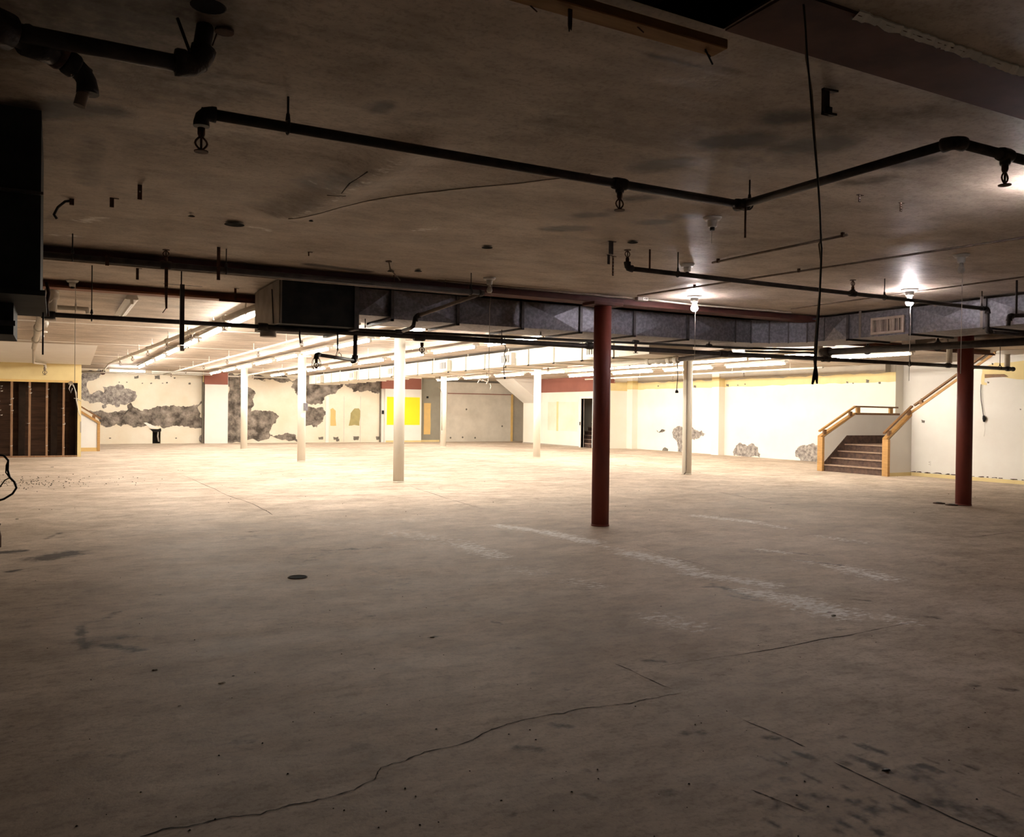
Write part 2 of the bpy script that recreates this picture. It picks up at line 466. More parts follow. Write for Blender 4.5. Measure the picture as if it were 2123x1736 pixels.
c_dark = [(1490, 292, 1570, 288, .12, .8), (1350, 345, 1410, 338, .10, .65), (1610, 245, 1660, 242, .09, .6), (1640, 305, 1720, 297, .12, .7), (1855, 342, 1920, 332, .10, .6), (1760, 380, 1830, 372, .08, .5), (1310, 412, 1340, 410, .08, .55), (1145, 476, 1200, 474, .09, .7), (1340, 461, 1375, 459, .08, .65),
          (1205, 444, 1245, 443, .07, .6), (1395, 448, 1430, 447, .07, .5), (1265, 435, 1285, 434, .06, .4), (1230, 500, 1260, 505, .09, .3), (640, 548, 760, 563, .07, .65), (0, 225, 160, 222, .10, .7), (60, 235, 230, 230, .08, .7), (650, 380, 720, 360, .12, .5), (560, 430, 640, 410, .14, .35), (780, 225, 800, 215, .05, .6), (700, 250, 860, 240, .12, .25),  # the blob left of the plaster ridge is shade painted into the colour
          (180, 380, 190, 290, .08, .35), (190, 350, 240, 400, .08, .25), (1180, 250, 1420, 290, .25, .25), (1500, 340, 1640, 330, .2, .3), (1730, 260, 1900, 240, .15, .35), (1950, 330, 2110, 420, .2, .15), (1340, 108, 1460, 135, .015, .8), (1460, 135, 1530, 150, .03, .5), (440, 175, 560, 190, .03, .4), (100, 455, 130, 430, .05, .3), (120, 100, 380, 170, .35, .4), (0, 60, 300, 20, .4, .5), (300, 300, 700, 260, .25, .25)]
c_light = [(700, 402, 830, 312, .035, .5), (590, 440, 700, 402, .03, .4), (170, 458, 210, 452, .07, .8), (520, 470, 560, 478, .05, .8), (860, 475, 900, 472, .06, .5), (100, 487, 160, 490, .05, .6), (930, 258, 1070, 285, .02, .5), (640, 375, 700, 390, .02, .6)]


def ceil_relief(X, Y):
    a, b = P(600, 437, z=CZ), P(1225, 354, z=CZ)
    d = seg_dist(X, Y, a, b)
    r = -0.010 * np.exp(-(d / 0.09) ** 2)
    a, b, c = P(590, 442, z=CZ), P(705, 398, z=CZ), P(850, 300, z=CZ)
    d = np.minimum(seg_dist(X, Y, a, b), seg_dist(X, Y, b, c))
    r -= 0.06 * np.exp(-(d / 0.2) ** 2)
    r -= 0.016 * (np.sin(X * 1.9 + np.sin(Y * 2.3)) * np.sin(Y * 3.1 + 0.7 * X)) * np.exp(-(((X - 2.2) / 3) ** 2 + ((Y - 5.0) / 3.5) ** 2))
    return r


HX0, HX1, HY0, HY1 = 0.3, 2.46, 2.3, 2.70
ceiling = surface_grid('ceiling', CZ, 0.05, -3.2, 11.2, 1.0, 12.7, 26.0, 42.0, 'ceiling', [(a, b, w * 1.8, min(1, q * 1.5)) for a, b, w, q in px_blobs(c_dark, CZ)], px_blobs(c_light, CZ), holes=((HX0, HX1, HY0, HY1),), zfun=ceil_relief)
cs = MB().box((-3.2, -6, CZ), (26, 1.0, CZ + .1)).build('ceiling_slab', 'ceiling', ceiling)
# hole above: dark joist space
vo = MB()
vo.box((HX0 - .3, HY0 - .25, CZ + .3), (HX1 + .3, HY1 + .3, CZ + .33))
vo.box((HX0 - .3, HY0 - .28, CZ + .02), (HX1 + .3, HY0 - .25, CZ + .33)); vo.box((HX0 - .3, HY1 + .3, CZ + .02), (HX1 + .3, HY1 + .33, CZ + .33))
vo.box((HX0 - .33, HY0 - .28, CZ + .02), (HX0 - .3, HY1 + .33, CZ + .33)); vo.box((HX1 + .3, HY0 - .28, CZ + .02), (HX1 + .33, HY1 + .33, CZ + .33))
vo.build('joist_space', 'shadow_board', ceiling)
for k in range(4):
    MB().box((HX0 + .1 + k * .6, HY0 - .24, CZ + .12), (HX0 + .14 + k * .6, HY1 + .29, CZ + .29)).build('joist', 'joist', ceiling)
# brown girder sheathing beyond the hole, with a ragged plaster edge
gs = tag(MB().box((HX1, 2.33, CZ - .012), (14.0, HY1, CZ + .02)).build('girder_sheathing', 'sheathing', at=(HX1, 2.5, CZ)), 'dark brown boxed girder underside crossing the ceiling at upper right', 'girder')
rb = MB(); _r = random.Random(5)
xx = HX1 + .35; prev = None
edge_n, edge_f = [], []
while xx < 6.5:
    edge_n.append((xx, 2.325 - _r.uniform(.004, .016), CZ - .006)); edge_f.append((xx, 2.34 + _r.uniform(.0, .016), CZ - .018 - _r.uniform(0, .008))); xx += _r.uniform(.01, .035)
vv = edge_n + edge_f; n = len(edge_n)
rb.add(vv + [(v[0], v[1], CZ + .003) for v in vv], [(i, i + 1, n + i + 1, n + i) for i in range(n - 1)] + [(2 * n + i, 2 * n + i + 1, i + 1, i) for i in range(n - 1)] + [(n + i, n + i + 1, 3 * n + i + 1, 3 * n + i) for i in range(n - 1)])
rb.build('torn_plaster_edge', 'white_panel', gs)
# sloped soffit at the far left
so = MB(); so.prism([(-3.2, 24.6, CZ - .002), (-3.2, 29.5, 2.87), (-3.2, 29.5, CZ - .002)], (4.2, 0, 0)); so.build('sloped_soffit', 'white_wall', ceiling)
a_, b_ = P(600, 437, z=CZ), P(1225, 354, z=CZ)
sd = (b_ - a_).normalized(); sn = Vector((-sd.y, sd.x, 0)) * .007
sm_ = MB(); npt = 24; rr_ = random.Random(8); tops = []
for k in range(npt + 1):
    q_ = a_ + (b_ - a_) * k / npt + sn * rr_.uniform(-1, 1)
    q_.z = CZ + float(ceil_relief(np.array([q_.x]), np.array([q_.y]))[0])
    tops.append(q_)
vv_ = [q_ + sn - Vector((0, 0, .002)) for q_ in tops] + [q_ - sn - Vector((0, 0, .005)) for q_ in tops] + [q_ - sn + Vector((0, 0, .01)) for q_ in tops]
m_ = npt + 1
sm_.add(vv_, [(k, k + 1, m_ + k + 1, m_ + k) for k in range(npt)] + [(m_ + k, m_ + k + 1, 2 * m_ + k + 1, 2 * m_ + k) for k in range(npt)])
sm_.build('plaster_seam', 'ceiling', ceiling)
for (u0, v0, u1, v1) in ((708, 396, 725, 374), (725, 374, 762, 349), (678, 403, 717, 402)):
    p0, p1 = P(u0, v0, z=CZ - .03), P(u1, v1, z=CZ - .03)
    for q_ in (p0, p1): q_.z = CZ + float(ceil_relief(np.array([q_.x]), np.array([q_.y]))[0]) - .004
    e_ = (p1 - p0).normalized(); n_ = Vector((-e_.y, e_.x, 0)) * .004
    MB().prism([p0 - n_ * .3, p1 - n_, p1 + n_, p0 + n_ * .3], (0, 0, .012)).build('plaster_crack', 'crack', ceiling)
# shallow ceiling ribs in the lit half
for yy in (18.3, 23.8, 29.3, 34.8):
    MB().box((1.02 if 24 < yy < 30 else -3.2, yy, CZ - .006), (XR, yy + .09, CZ + .01)).build('rib', 'white_wall', ceiling)
# holes in the ceiling, drawn as discs with the shade put into colour
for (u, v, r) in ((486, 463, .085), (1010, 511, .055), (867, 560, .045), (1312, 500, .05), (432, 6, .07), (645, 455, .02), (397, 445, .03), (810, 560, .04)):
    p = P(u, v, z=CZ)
    MB().lathe([(r, -.010), (r * .9, -.012), (r * .6, -.004)], (p.x, p.y, CZ - .004), 18).build('bored_hole_disc', 'void', ceiling)

# ---- back wall (with a broken black opening at the floor)
hx0, hx1 = P(316, 917, y=YB).x, P(333, 917, y=YB).x
hz = P(325, 890, y=YB).z
bw = MB()
bw.box((-3.2, YB, 0), (hx0, YB + .3, CZ)); bw.box((hx1, YB, 0), (26, YB + .3, CZ)); bw.box((hx0, YB, hz), (hx1, YB + .3, CZ))
wall_back = struct(bw.build('wall_back', 'cream'))
MB().box((hx0 - .3, YB + .3, -.02), (hx1 + .3, YB + .33, hz + .3)).build('cavity_shade_sheet', 'void', wall_back)  # near-black sheets here and next line carry the cavity's shade as colour
MB().prism(ragged([P(308, 889, y=YB - .006), P(334, 888, y=YB - .006), P(334, 895, y=YB - .006), P(318, 896, y=YB - .006)], .06, 2, 3), (0, .005, 0)).build('cavity_shade_sheet', 'void', wall_back)
MB().tube([P(328, 893, y=YB + .1), P(327, 905, y=YB + .1), P(329, 916, y=YB + .1)], .03, 8).build('pipe_stub', 'cable_pale', wall_back)
MB().prism([P(298, 877, y=YB - .02), P(303, 876, y=YB - .02), P(330, 888, y=YB - .02), P(312, 888, y=YB - .02)], (0, .02, 0)).build('loose_plaster', 'white_panel', wall_back)


def zp(lst, s, ox, oy):
    return [(ox + a * s, oy + b * s) for a, b in lst]


def patch_back(pts, m='exposed', seed=1, amp=.13, name='exposed_patch', d=.012, lev=4):
    q = [P(u, v, y=YB) for u, v in pts]
    q = ragged(q, amp, lev, seed) if lev else q
    q = [Vector((p.x, YB - d, min(max(p.z, .004), CZ - .004))) for p in q]
    return MB().prism(q, (0, d + .002, 0)).build(name, m, wall_back)


cloud = zp([(75, 215), (160, 180), (325, 175), (355, 215), (300, 290), (230, 320), (150, 340), (130, 400), (165, 500), (210, 510), (300, 460), (430, 410), (560, 375), (640, 395), (700, 440), (790, 470), (825, 530), (800, 590), (740, 635), (690, 650), (600, 650), (575, 690), (530, 695), (500, 660), (440, 645), (395, 660), (300, 625), (230, 635), (150, 615), (40, 595), (40, 300)], .15073, 160, 740)
band = zp([(150, 745), (300, 740), (420, 768), (520, 750), (640, 740), (710, 730), (690, 660), (745, 640), (785, 695), (850, 727), (930, 720), (1040, 700), (1160, 690), (1220, 670), (1330, 662), (1420, 685), (1500, 690), (1600, 660), (1690, 625), (1745, 610), (1745, 990), (1640, 985), (1560, 980), (1470, 965), (1330, 950), (1250, 970), (1180, 985), (1100, 950), (1000, 930), (900, 960), (780, 975), (600, 960), (450, 968), (330, 940), (300, 870), (230, 800)], .15073, 160, 740)
patch_back(cloud, 'exposed_grey', 2); patch_back(band, 'exposed', 3)
patch_back(zp([(345, 660), (390, 650), (405, 690), (370, 715), (340, 695)], .15073, 160, 740), 'exposed_grey', 4)
patch_back(zp([(1690, 1085), (1745, 1070), (1745, 1190), (1690, 1180), (1675, 1130)], .15073, 160, 740), 'exposed_grey', 5)
patch_back([(470, 776), (500, 776), (505, 790), (520, 805), (526, 822), (526, 842), (520, 853), (540, 851), (555, 853), (572, 857), (579, 864), (572, 877), (562, 890), (560, 902), (575, 904), (600, 899), (612, 901), (617, 917.5), (470, 918)], 'exposed', 6)
patch_back([(526, 778), (660, 779), (713, 795), (705, 806), (690, 817), (672, 829), (664, 839), (640, 838), (632, 832), (612, 815), (603, 803), (610, 795), (600, 790), (560, 788), (526, 787)], 'exposed', 7)
patch_back([(714, 797), (725, 786), (792, 786), (792, 819), (775, 814), (763, 810), (750, 813), (732, 811), (725, 805)], 'exposed', 8)
patch_back([(628, 850), (657, 846), (676, 854), (678, 858), (671, 864), (670, 874), (663, 879), (657, 887), (628, 886)], 'exposed', 9)
patch_back([(685, 849), (690, 846), (696, 852), (697, 883), (685, 883)], 'tan_paint', 1, .03, 'paint_patch', .006, 2)
patch_back([(723, 883), (727, 857), (735, 847), (744, 847), (747, 852), (745, 883)], 'olive_paint', 1, .03, 'paint_patch', .006, 2)
for (u, v, s) in ((282, 782, 5), (326, 783, 6), (362, 784, 2), (313, 795, 2), (393, 796, 2.5), (346, 794, 2), (228, 909, 2), (365, 909, 2), (247, 793, 1.5), (263, 793, 1.5), (295, 795, 1.5), (337, 795, 1.5), (700, 913, 4), (696, 909, 5), (738, 909, 6), (784, 909, 5), (665, 909, 5), (548, 790, 2), (578, 791, 2), (596, 791, 2)):
    patch_back([(u - s, v - s * .6), (u + s, v - s * .7), (u + s, v + s * .5), (u - s * .8, v + s * .6)], 'concrete_dark', int(u), .12, 'wall_scar', .006, 2)
for u0 in (681, 713, 747):
    a, b = P(u0, 822, y=YB), P(u0, 917, y=YB)
    MB().box((a.x, YB - .006, max(b.z, 0)), (a.x + .03, YB + .001, a.z)).build('plaster_joint', 'concrete_wall', wall_back)
a, b = P(675, 850, y=YB), P(681, 917, y=YB)
MB().box((a.x, YB - .03, 0), (b.x, YB, P(678, 822, y=YB).z)).build('plaster_strip', 'white_panel', wall_back)


def back_box(u0, u1, v0, v1, d, m, name, parent=None, d0=0.0, floor_=False):
    a, b = P(u0, v0, y=YB - d), P(u1, v1, y=YB - d)
    return MB().box((a.x, YB - d, 0 if floor_ else b.z), (b.x, YB - d0, min(a.z, CZ))).build(name, m, parent if parent is not None else wall_back)


pil = struct(back_box(426, 472, 700, 918, .30, 'white_panel', 'trim_1', floor_=True)); pil.parent = None
pil.location = (0, 0, 0)
a, b = P(425, 700, y=YB - .32), P(472.5, 798, y=YB - .32)
MB().box((a.x, YB - .32, b.z), (b.x, YB, CZ)).build('painted_header', 'maroon_paint', pil)
MB().box((a.x - .06, YB - .2, .0), (a.x, YB, CZ)).build('corner_strip', 'concrete_dark', pil)
MB().box((a.x - .06, YB - .22, P(425, 793, y=YB).z), (a.x - .005, YB - .2, CZ)).build('corner_strip', 'yellow_paint', pil)
pil = struct(back_box(800, 873, 700, 918, .30, 'white_panel', 'trim_2', floor_=True)); pil.parent = None
a, b = P(793, 700, y=YB - .32), P(873.5, 808, y=YB - .32)
MB().box((a.x, YB - .32, b.z), (b.x, YB, CZ)).build('painted_header', 'maroon_paint', pil)
a, b = P(802.5, 823, y=YB - .31), P(870, 881.5, y=YB - .31)
MB().box((a.x, YB - .31, b.z), (b.x, YB - .295, a.z)).build('painted_panel', 'lemon_paint', pil)
a, b = P(800, 913, y=YB - .33), P(873, 918, y=YB - .33)
MB().box((a.x, YB - .33, 0), (b.x, YB, .09)).build('base_strip', 'yellow_paint', pil)
a = P(790, 789, y=YB - .1)
MB().box((a.x, YB - .12, 0), (a.x + .28, YB, a.z)).build('corner_strip', 'white_panel', pil)
MB().box((a.x - .03, YB - .13, 0), (a.x + .02, YB, CZ)).build('corner_strip', 'concrete_dark', pil)
a = P(794, 855, y=YB - .14)
MB().box((a.x - .06, YB - .15, a.z - .09), (a.x + .06, YB - .12, a.z + .09)).build('switch_box', 'black', pil)
# grey-green panel and concrete panel
gp = back_box(873.5, 912, 700, 918, .10, 'grey_green', 'grey_panel', floor_=True)
q = [P(u, v, y=YB - .115) for u, v in ((879, 836), (893.5, 836), (892.5, 860), (893, 880), (892, 901), (878.5, 901), (879, 870))]
MB().prism(q, (0, .02, 0)).build('paint_patch', 'tan_paint', wall_back)
a, b = P(873.5, 912, y=YB - .12), P(911, 918, y=YB - .12)
MB().box((a.x, YB - .12, 0), (b.x, YB - .09, .1)).build('base_strip', 'yellow_paint', wall_back)
a = P(886, 824, y=YB - .1)
MB().box((a.x - .05, YB - .13, a.z - .05), (a.x + .05, YB - .1, a.z + .05)).build('switch_box', 'black', wall_back)
back_box(912, 1061, 700, 918, .05, 'concrete_wall', 'concrete_panel', floor_=True)
back_box(912, 1061, 700, 796, .056, 'concrete_dark', 'dark_band')
back_box(1063, 1110, 700, 918, .02, 'grey_band', 'grey_panel', floor_=True)
a, b = P(929, 815, y=YB - .1), P(1060, 819.5, y=YB - .1)
MB().box((a.x, YB - .1, b.z), (b.x, YB - .03, a.z)).build('wood_strip', 'maroon_paint', wall_back)
a, b = P(1060, 818, y=YB - .08), P(1063, 915, y=YB - .08)
MB().box((a.x, YB - .08, 0), (b.x, YB - .0, a.z)).build('corner_strip', 'tan_paint', wall_back)
for (u, v) in ((967, 849), (1041, 884), (959, 907), (934, 908), (985, 908)):
    p = P(u, v, y=YB - .055)
    MB().lathe([(.05, 0), (.03, .012)], (p.x, YB - .06, p.z), 8, 'y').build('wall_scar', 'concrete_dark', wall_back)

# ---- right wall
wall_right = struct(MB().box((XR, 17.12, 0), (XR + .35, YB, CZ)).build('wall_right', 'cream_pale'))


def band_right(y0, y1, zt, zb, m, name, seed, d=.008, amp=.03):
    rnd = random.Random(seed)
    n = int(abs(y1 - y0) / .25)
    top = [(XR - d, y0 + (y1 - y0) * i / n, zt) for i in range(n + 1)]
    bot = [(XR - d, y0 + (y1 - y0) * i / n, zb + rnd.uniform(-amp, amp)) for i in range(n, -1, -1)]
    return MB().prism(top + bot, (d + .001, 0, 0)).build(name, m, wall_right)


band_right(17.12, 30.5, CZ, 2.90, 'grey_band', 'grey_band', 1, .012, .03)
band_right(17.12, 30.5, 2.93, 2.62, 'yellow_paint', 'yellow_band', 2, .006, .02)
# grey boxed-in ledge below the ceiling near the stair
MB().box((XR - .25, 17.3, 2.93), (XR, 24.6, CZ)).build('boxed_ledge', 'grey_band', wall_right)


def patch_right(pts, m, seed, name='exposed_patch', amp=.13):
    q = ragged([P(u, v, x=XR) for u, v in pts], amp, 4, seed)
    q = [Vector((XR - .012, p.y, max(p.z, .004))) for p in q]
    return MB().prism(q, (.014, 0, 0)).build(name, m, wall_right)


z7 = lambda l: zp(l, .2214, 1250, 720)
patch_right(z7([(650, 800), (700, 740), (740, 745), (760, 760), (850, 765), (930, 790), (960, 815), (900, 850), (860, 870), (740, 900), (735, 985), (700, 985), (700, 890), (660, 850)]), 'exposed_grey', 11)
patch_right(z7([(1220, 990), (1235, 950), (1290, 895), (1330, 910), (1390, 900), (1450, 940), (1475, 1000), (1470, 1042), (1300, 1025)]), 'exposed_grey', 12)
patch_right(z7([(1800, 990), (1830, 940), (1900, 925), (1960, 900), (2000, 920), (2060, 935), (2100, 960), (2100, 1090), (1850, 1068)]), 'exposed_grey', 13)
patch_right(z7([(500, 778), (585, 778), (575, 792), (510, 790)]), 'concrete_dark', 14)
for k, (u, v, s) in enumerate(((1441, 802, 2.5), (1509, 799, 2.5), (1365, 801, 1.2), (1530, 799, 1.2), (1545, 797, 1.2), (1757, 793, 2), (1799, 791, 3.5), (1769, 795, 1.2), (1824, 794, 2), (1480, 928, 2), (1380, 935, 5))):
    patch_right([(u - s, v - s), (u + s, v - s * .8), (u + s, v + s), (u - s, v + s * .7)], 'concrete_dark', 20 + k, 'wall_scar', .1)
pr = struct(MB().box((XR - .30, 24.6, 0), (XR, 25.0, CZ)).build('trim_3', 'cream_pale'))
MB().box((XR - .306, 24.594, 2.62), (XR, 25.0, 2.99)).build('yellow_band', 'yellow_paint', pr)
pr = struct(MB().box((XR - .3, 30.1, 0), (XR, 30.5, CZ)).build('trim_4', 'cream_pale'))
MB().box((XR - .306, 30.094, 2.62), (XR, 30.5, 2.99)).build('yellow_band', 'yellow_paint', pr)

# ---- stairwell block at the far right, with the dark doorway
XB = 20.9
wb = MB()
wb.box((XB, 30.5, 0), (XB + .12, 31.03, CZ)); wb.box((XB, 31.95, 0), (XB + .12, 37.3, CZ)); wb.box((XB, 31.03, 2.2), (XB + .12, 31.95, CZ))
wb.box((XB + .12, 30.5, 0), (XR, 30.62, CZ)); wb.box((XB + .12, 37.18, 0), (XR, 37.3, CZ))
wall_block = struct(wb.build('wall_stairwell', 'cream_pale'))
MB().box((XB - .05, 30.45, 2.52), (XB, 35.45, CZ)).build('painted_header', 'maroon_paint', wall_block)
MB().box((XB - .05, 30.42, 2.88), (XB + .75, 30.5, CZ)).build('painted_header', 'maroon_paint', wall_block)
MB().box((XB + .2, 30.488, 2.55), (XR - .3, 30.5, 2.92)).build('yellow_band', 'yellow_paint', wall_block)
dt = MB()
dt.box((XB - .03, 31.95, 0), (XB + .14, 32.07, 2.3)); dt.box((XB - .03, 30.93, 0), (XB + .14, 31.03, 2.3)); dt.box((XB - .03, 31.03, 2.2), (XB + .14, 31.95, 2.3))
door = struct(dt.build('door_1', 'white_panel'))
MB().box((XB - .045, 31.97, 1.0), (XB - .03, 32.03, 1.15)).build('strike_plate', 'black', door)
a, b = P(1154, 833, x=XB - .01), P(1157, 894, x=XB - .01)
MB().box((XB - .01, a.y, b.z), (XB, b.y, a.z)).build('glue_strip', 'yellow_paint', wall_block)
a, b = P(1136, 834, x=XB - .006), P(1197, 895, x=XB - .006)
MB().box((XB - .006, a.y, b.z), (XB, b.y, a.z)).build('bare_panel', 'cream', wall_block)
MB().box((XB - .012, 31.95, 0), (XB, 37.3, .05)).build('base_strip', 'grey_band', wall_block)
st = thing('dark_stair', 'dark wooden stair climbing inside the far doorway', 'stair', (XB + .3, 31.5, 0))
for k in range(7):
    MB().box((XB + .25 + k * .19, 30.65, k * .18), (XB + .29 + k * .19, 32.9, k * .18 + .18)).build('riser', 'riser', st)
    MB().box((XB + .22 + k * .19, 30.65, k * .18 + .16), (XB + .45 + k * .19, 32.9, k * .18 + .19)).build('tread', 'tread', st)
# sloped stair soffit beside the block
sf = MB(); sf.prism([(XB, 35.5, 2.02), (XB, 35.5, CZ), (19.3, 35.5, CZ)], (0, 1.8, 0))
tag(sf.build('stair_soffit', 'white_wall', at=(XB, 35.5, 2.02)), 'pale triangular stair soffit sloping down beside the maroon header', 'soffit')

# ---- left partition with exposed studs
YP = 29.5
pe = P(168, 900, y=YP).x
zt = P(80, 791, y=YP).z; zc = 2.87
pw = MB()
pw.box((-3.2, YP, zt), (pe, YP + .12, zc)); pw.box((pe - .10, YP, 0), (pe, YP + .12, zt)); pw.box((-3.2, YP, 0), (P(-8, 900, y=YP).x, YP + .12, zt))
wall_part = struct(pw.build('wall_left_partition', 'yellow_paint'))
MB().box((-3.2, YP - .02, zt - .02), (pe - .1, YP, zt + .05)).build('header_trim', 'tan_paint', wall_part)
MB().box((-3.2, YP + .01, .0), (pe - .1, YP + .1, .05)).build('sole_plate', 'stud', wall_part)
for u in (-4, 23.7, 61, 96.8, 131.6):
    p = P(u, 900, y=YP)
    MB().box((p.x - .03, YP + .01, .05), (p.x + .03, YP + .10, zt)).build('stud', 'stud', wall_part)
_r = random.Random(9)
for u in (1, 23.7, 61, 96.8, 131.6):
    for k in range(6):
        p = P(u + _r.uniform(-3, 3), _r.uniform(800, 935), y=YP)
        s = _r.uniform(.02, .05)
        MB().prism(ragged([(p.x - s, YP - .02, p.z), (p.x + s, YP - .03, p.z + s * .5), (p.x + s * .6, YP - .015, p.z - s * .3)], .1, 1, k), (0, .03, 0)).build('plaster_scrap', 'plaster_bit', wall_part)
k = 0; zz = 0.02
while zz < zt + .2:
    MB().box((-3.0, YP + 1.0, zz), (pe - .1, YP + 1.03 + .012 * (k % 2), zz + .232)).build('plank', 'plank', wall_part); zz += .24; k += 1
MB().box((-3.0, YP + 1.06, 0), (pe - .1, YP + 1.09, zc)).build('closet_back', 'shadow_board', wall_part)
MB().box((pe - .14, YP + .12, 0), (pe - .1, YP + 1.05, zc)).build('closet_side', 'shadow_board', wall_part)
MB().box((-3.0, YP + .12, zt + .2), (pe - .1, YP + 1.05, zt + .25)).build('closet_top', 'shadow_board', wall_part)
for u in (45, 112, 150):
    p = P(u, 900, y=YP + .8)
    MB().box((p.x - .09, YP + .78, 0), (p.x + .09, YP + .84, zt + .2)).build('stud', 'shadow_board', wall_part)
MB().box((pe - .03, YP - .005, .75), (pe + .002, YP, 1.1)).build('scuffed_patch', 'grey_band', wall_part)

# outer shell (out of view or seen only past other things)
wall_left = struct(MB().box((-3.4, -6, 0), (-3.2, YB + .3, CZ)).build('wall_left', 'concrete_dark'))
wall_near = struct(MB().box((-3.4, -6.2, 0), (26, -6, CZ)).build('wall_near', 'concrete_dark'))
wall_far_right = struct(MB().box((XW, -6, 0), (XW + .2, 17.12, CZ)).build('wall_stairwell_right', 'white_wall'))

# ---- right stair wall (sloping top following the flight)
YS = 14.64
sw = MB(); ztop = 1.60
y_c = P(2068, 735, x=XS).y
slope = (CZ - ztop) / (YS - y_c)
sw.prism([(XS, YS, 0), (XS, YS, ztop), (XS, y_c, CZ), (XS, -6, CZ), (XS, -6, 0)], (.12, 0, 0))
wall_stair = struct(sw.build('wall_stair_right', 'white_wall'))
bs = MB(); bs.box((XS - .012, 6, .0), (XS, YS, .09)); bs.build('bare_base_strip', 'yellow_paint', wall_stair)
_r = random.Random(12); yy = YS - .05
while yy > 11.2:
    l = _r.uniform(.04, .3)
    if _r.random() < .75:
        MB().prism(ragged([(XS - .014, yy, .10), (XS - .014, yy - l, .10), (XS - .014, yy - l * .9, .10 + _r.uniform(.01, .03)), (XS - .014, yy - l * .1, .10 + _r.uniform(.005, .02))], .05, 1, int(yy * 100)), (.013, 0, 0)).build('torn_edge', 'riser', wall_stair)
    yy -= l + _r.uniform(.02, .12)


def on_sw(pts, m, name, d=.008, amp=.04, lev=2, seed=1):
    q = [P(u, v, x=XS) for u, v in pts]
    if lev: q = ragged(q, amp, lev, seed)
    q = [Vector((XS - d, p.y, p.z)) for p in q]
    return MB().prism(q, (d + .001, 0, 0)).build(name, m, wall_stair)


on_sw([(2037, 764), (2064, 752), (2075, 753), (2180, 742), (2180, 784), (2090, 784), (2041, 785), (2041, 793), (2046, 794), (2046, 799), (2035, 798)], 'yellow_paint', 'bare_glue_patch', .006)
on_sw([(2043, 776.5), (2082, 776), (2091, 781.5), (2043, 783.5)], 'oak_dark', 'wood_scrap', .03, .02, 1)
for (u, v, s) in ((1911, 828, 2), (1914, 874, 3.5), (2049, 793, 2), (2058, 755, 2), (2116, 849, 1.5), (2090, 753, 3)):
    on_sw([(u - s, v - s), (u + s, v - s * .5), (u + s * .6, v + s), (u - s * .7, v + s * .8)], 'concrete_dark', 'wall_scar', .006, .1, 1, int(u))
p = P(1927, 961, x=XS)
ou = MB().bbox((XS - .012, p.y - .035, p.z - .06), (XS, p.y + .035, p.z + .06), .003).build('outlet_plate', 'white_panel', at=(XS, p.y, p.z))
tag(ou, 'white outlet plate low on the white wall right of the oak stair', 'outlet')
for dz in (-.028, .028):
    MB().box((XS - .014, p.y - .012, p.z + dz - .014), (XS - .0118, p.y + .012, p.z + dz + .014)).build('socket', 'cable_pale', ou)

# ================================================================== RIGHT STAIR
X0, YL, YR_ = 19.0, 16.75, YS
stair = thing('staircase', 'short oak-trimmed stair with dark steps against the right wall', 'staircase', (X0, (YL + YR_) / 2, 0))
RH, TD = .19, .285
for k in range(4):
    xr = X0 + .07 + k * TD
    MB().box((xr, YR_ + .05, k * RH), (xr + .03, YL - .05, (k + 1) * RH - .03)).build('riser', 'riser', stair)
    xe = xr + TD + .03 if k < 3 else 23.0
    MB().bbox((xr - .03, YR_ + .05, (k + 1) * RH - .03), (xe, YL - .05, (k + 1) * RH), .006).build('tread' if k < 3 else 'landing', 'tread', stair)
ZL = 4 * RH
xk = 20.35; zk = 1.60; zn = .93
# left knee wall
kp = [(X0 + .05, YL - .05, 0), (X0 + .05, YL - .05, zn), (xk, YL - .05, zk), (22.65, YL - .05, zk), (22.65, YL - .05, 0)]
MB().prism(kp, (0, .12, 0)).build('knee_wall', 'white_wall', stair)
# stringer board along the left knee wall
MB().prism([(X0 + .05, YL - .07, 0), (X0 + .05, YL - .07, .22), (X0 + .05 + 3 * TD + .1, YL - .07, ZL + .24), (22.65, YL - .07, ZL + .24), (22.65, YL - .07, 0)], (0, .022, 0)).build('stringer', 'riser', stair)
MB().bbox((X0 - .03, YL - .09, 0), (X0 + .06, YL + .09, zn + .03), .006).build('newel', 'oak', stair)


def cap(a, b, w, t, m, name, par):           # a bar from a to b, w wide across, t thick (vertical)
    a, b = Vector(a), Vector(b)
    d = (b - a); h = Vector((d.x, d.y, 0)).normalized(); s = Vector((-h.y, h.x, 0)) * w / 2
    n = s.cross(d).normalized() * t / 2
    if n.z < 0: n = -n
    v = [a - s - n, a + s - n, a + s + n, a - s + n, b - s - n, b + s - n, b + s + n, b - s + n]
    return MB().add(v, [(0, 1, 2, 3), (7, 6, 5, 4), (0, 4, 5, 1), (1, 5, 6, 2), (2, 6, 7, 3), (3, 7, 4, 0)]).build(name, m, par)


cy = YL + .01
cap((X0 - .03, cy, zn + .03), (xk, cy, zk + .03), .13, .06, 'oak', 'cap_rail', stair)
cap((xk, cy, zk + .025), (22.3, cy, zk + .025), .13, .06, 'oak_dark', 'cap_rail', stair)
hr = .205
cap((X0 - .1, cy - .05, zn + hr - .015), (xk, cy - .05, zk + .03 + hr), .07, .045, 'oak', 'handrail', stair)
cap((xk - .02, cy - .05, zk + .03 + hr), (22.2, cy - .05, zk + .02 + hr), .07, .045, 'oak_dark', 'handrail', stair)
for x in (X0 + .1, xk - .2):
    z = zn + (x - X0) / (xk - X0) * (zk - zn) + .07
    MB().bbox((x - .05, cy - .08, z - .02), (x + .06, cy - .02, z + .12)).build('rail_block', 'oak_dark', stair)
for x in (xk + .12, 21.9):
    MB().bbox((x - .07, cy - .08, zk + .04), (x + .07, cy - .02, zk + .21)).build('rail_block', 'oak', stair)
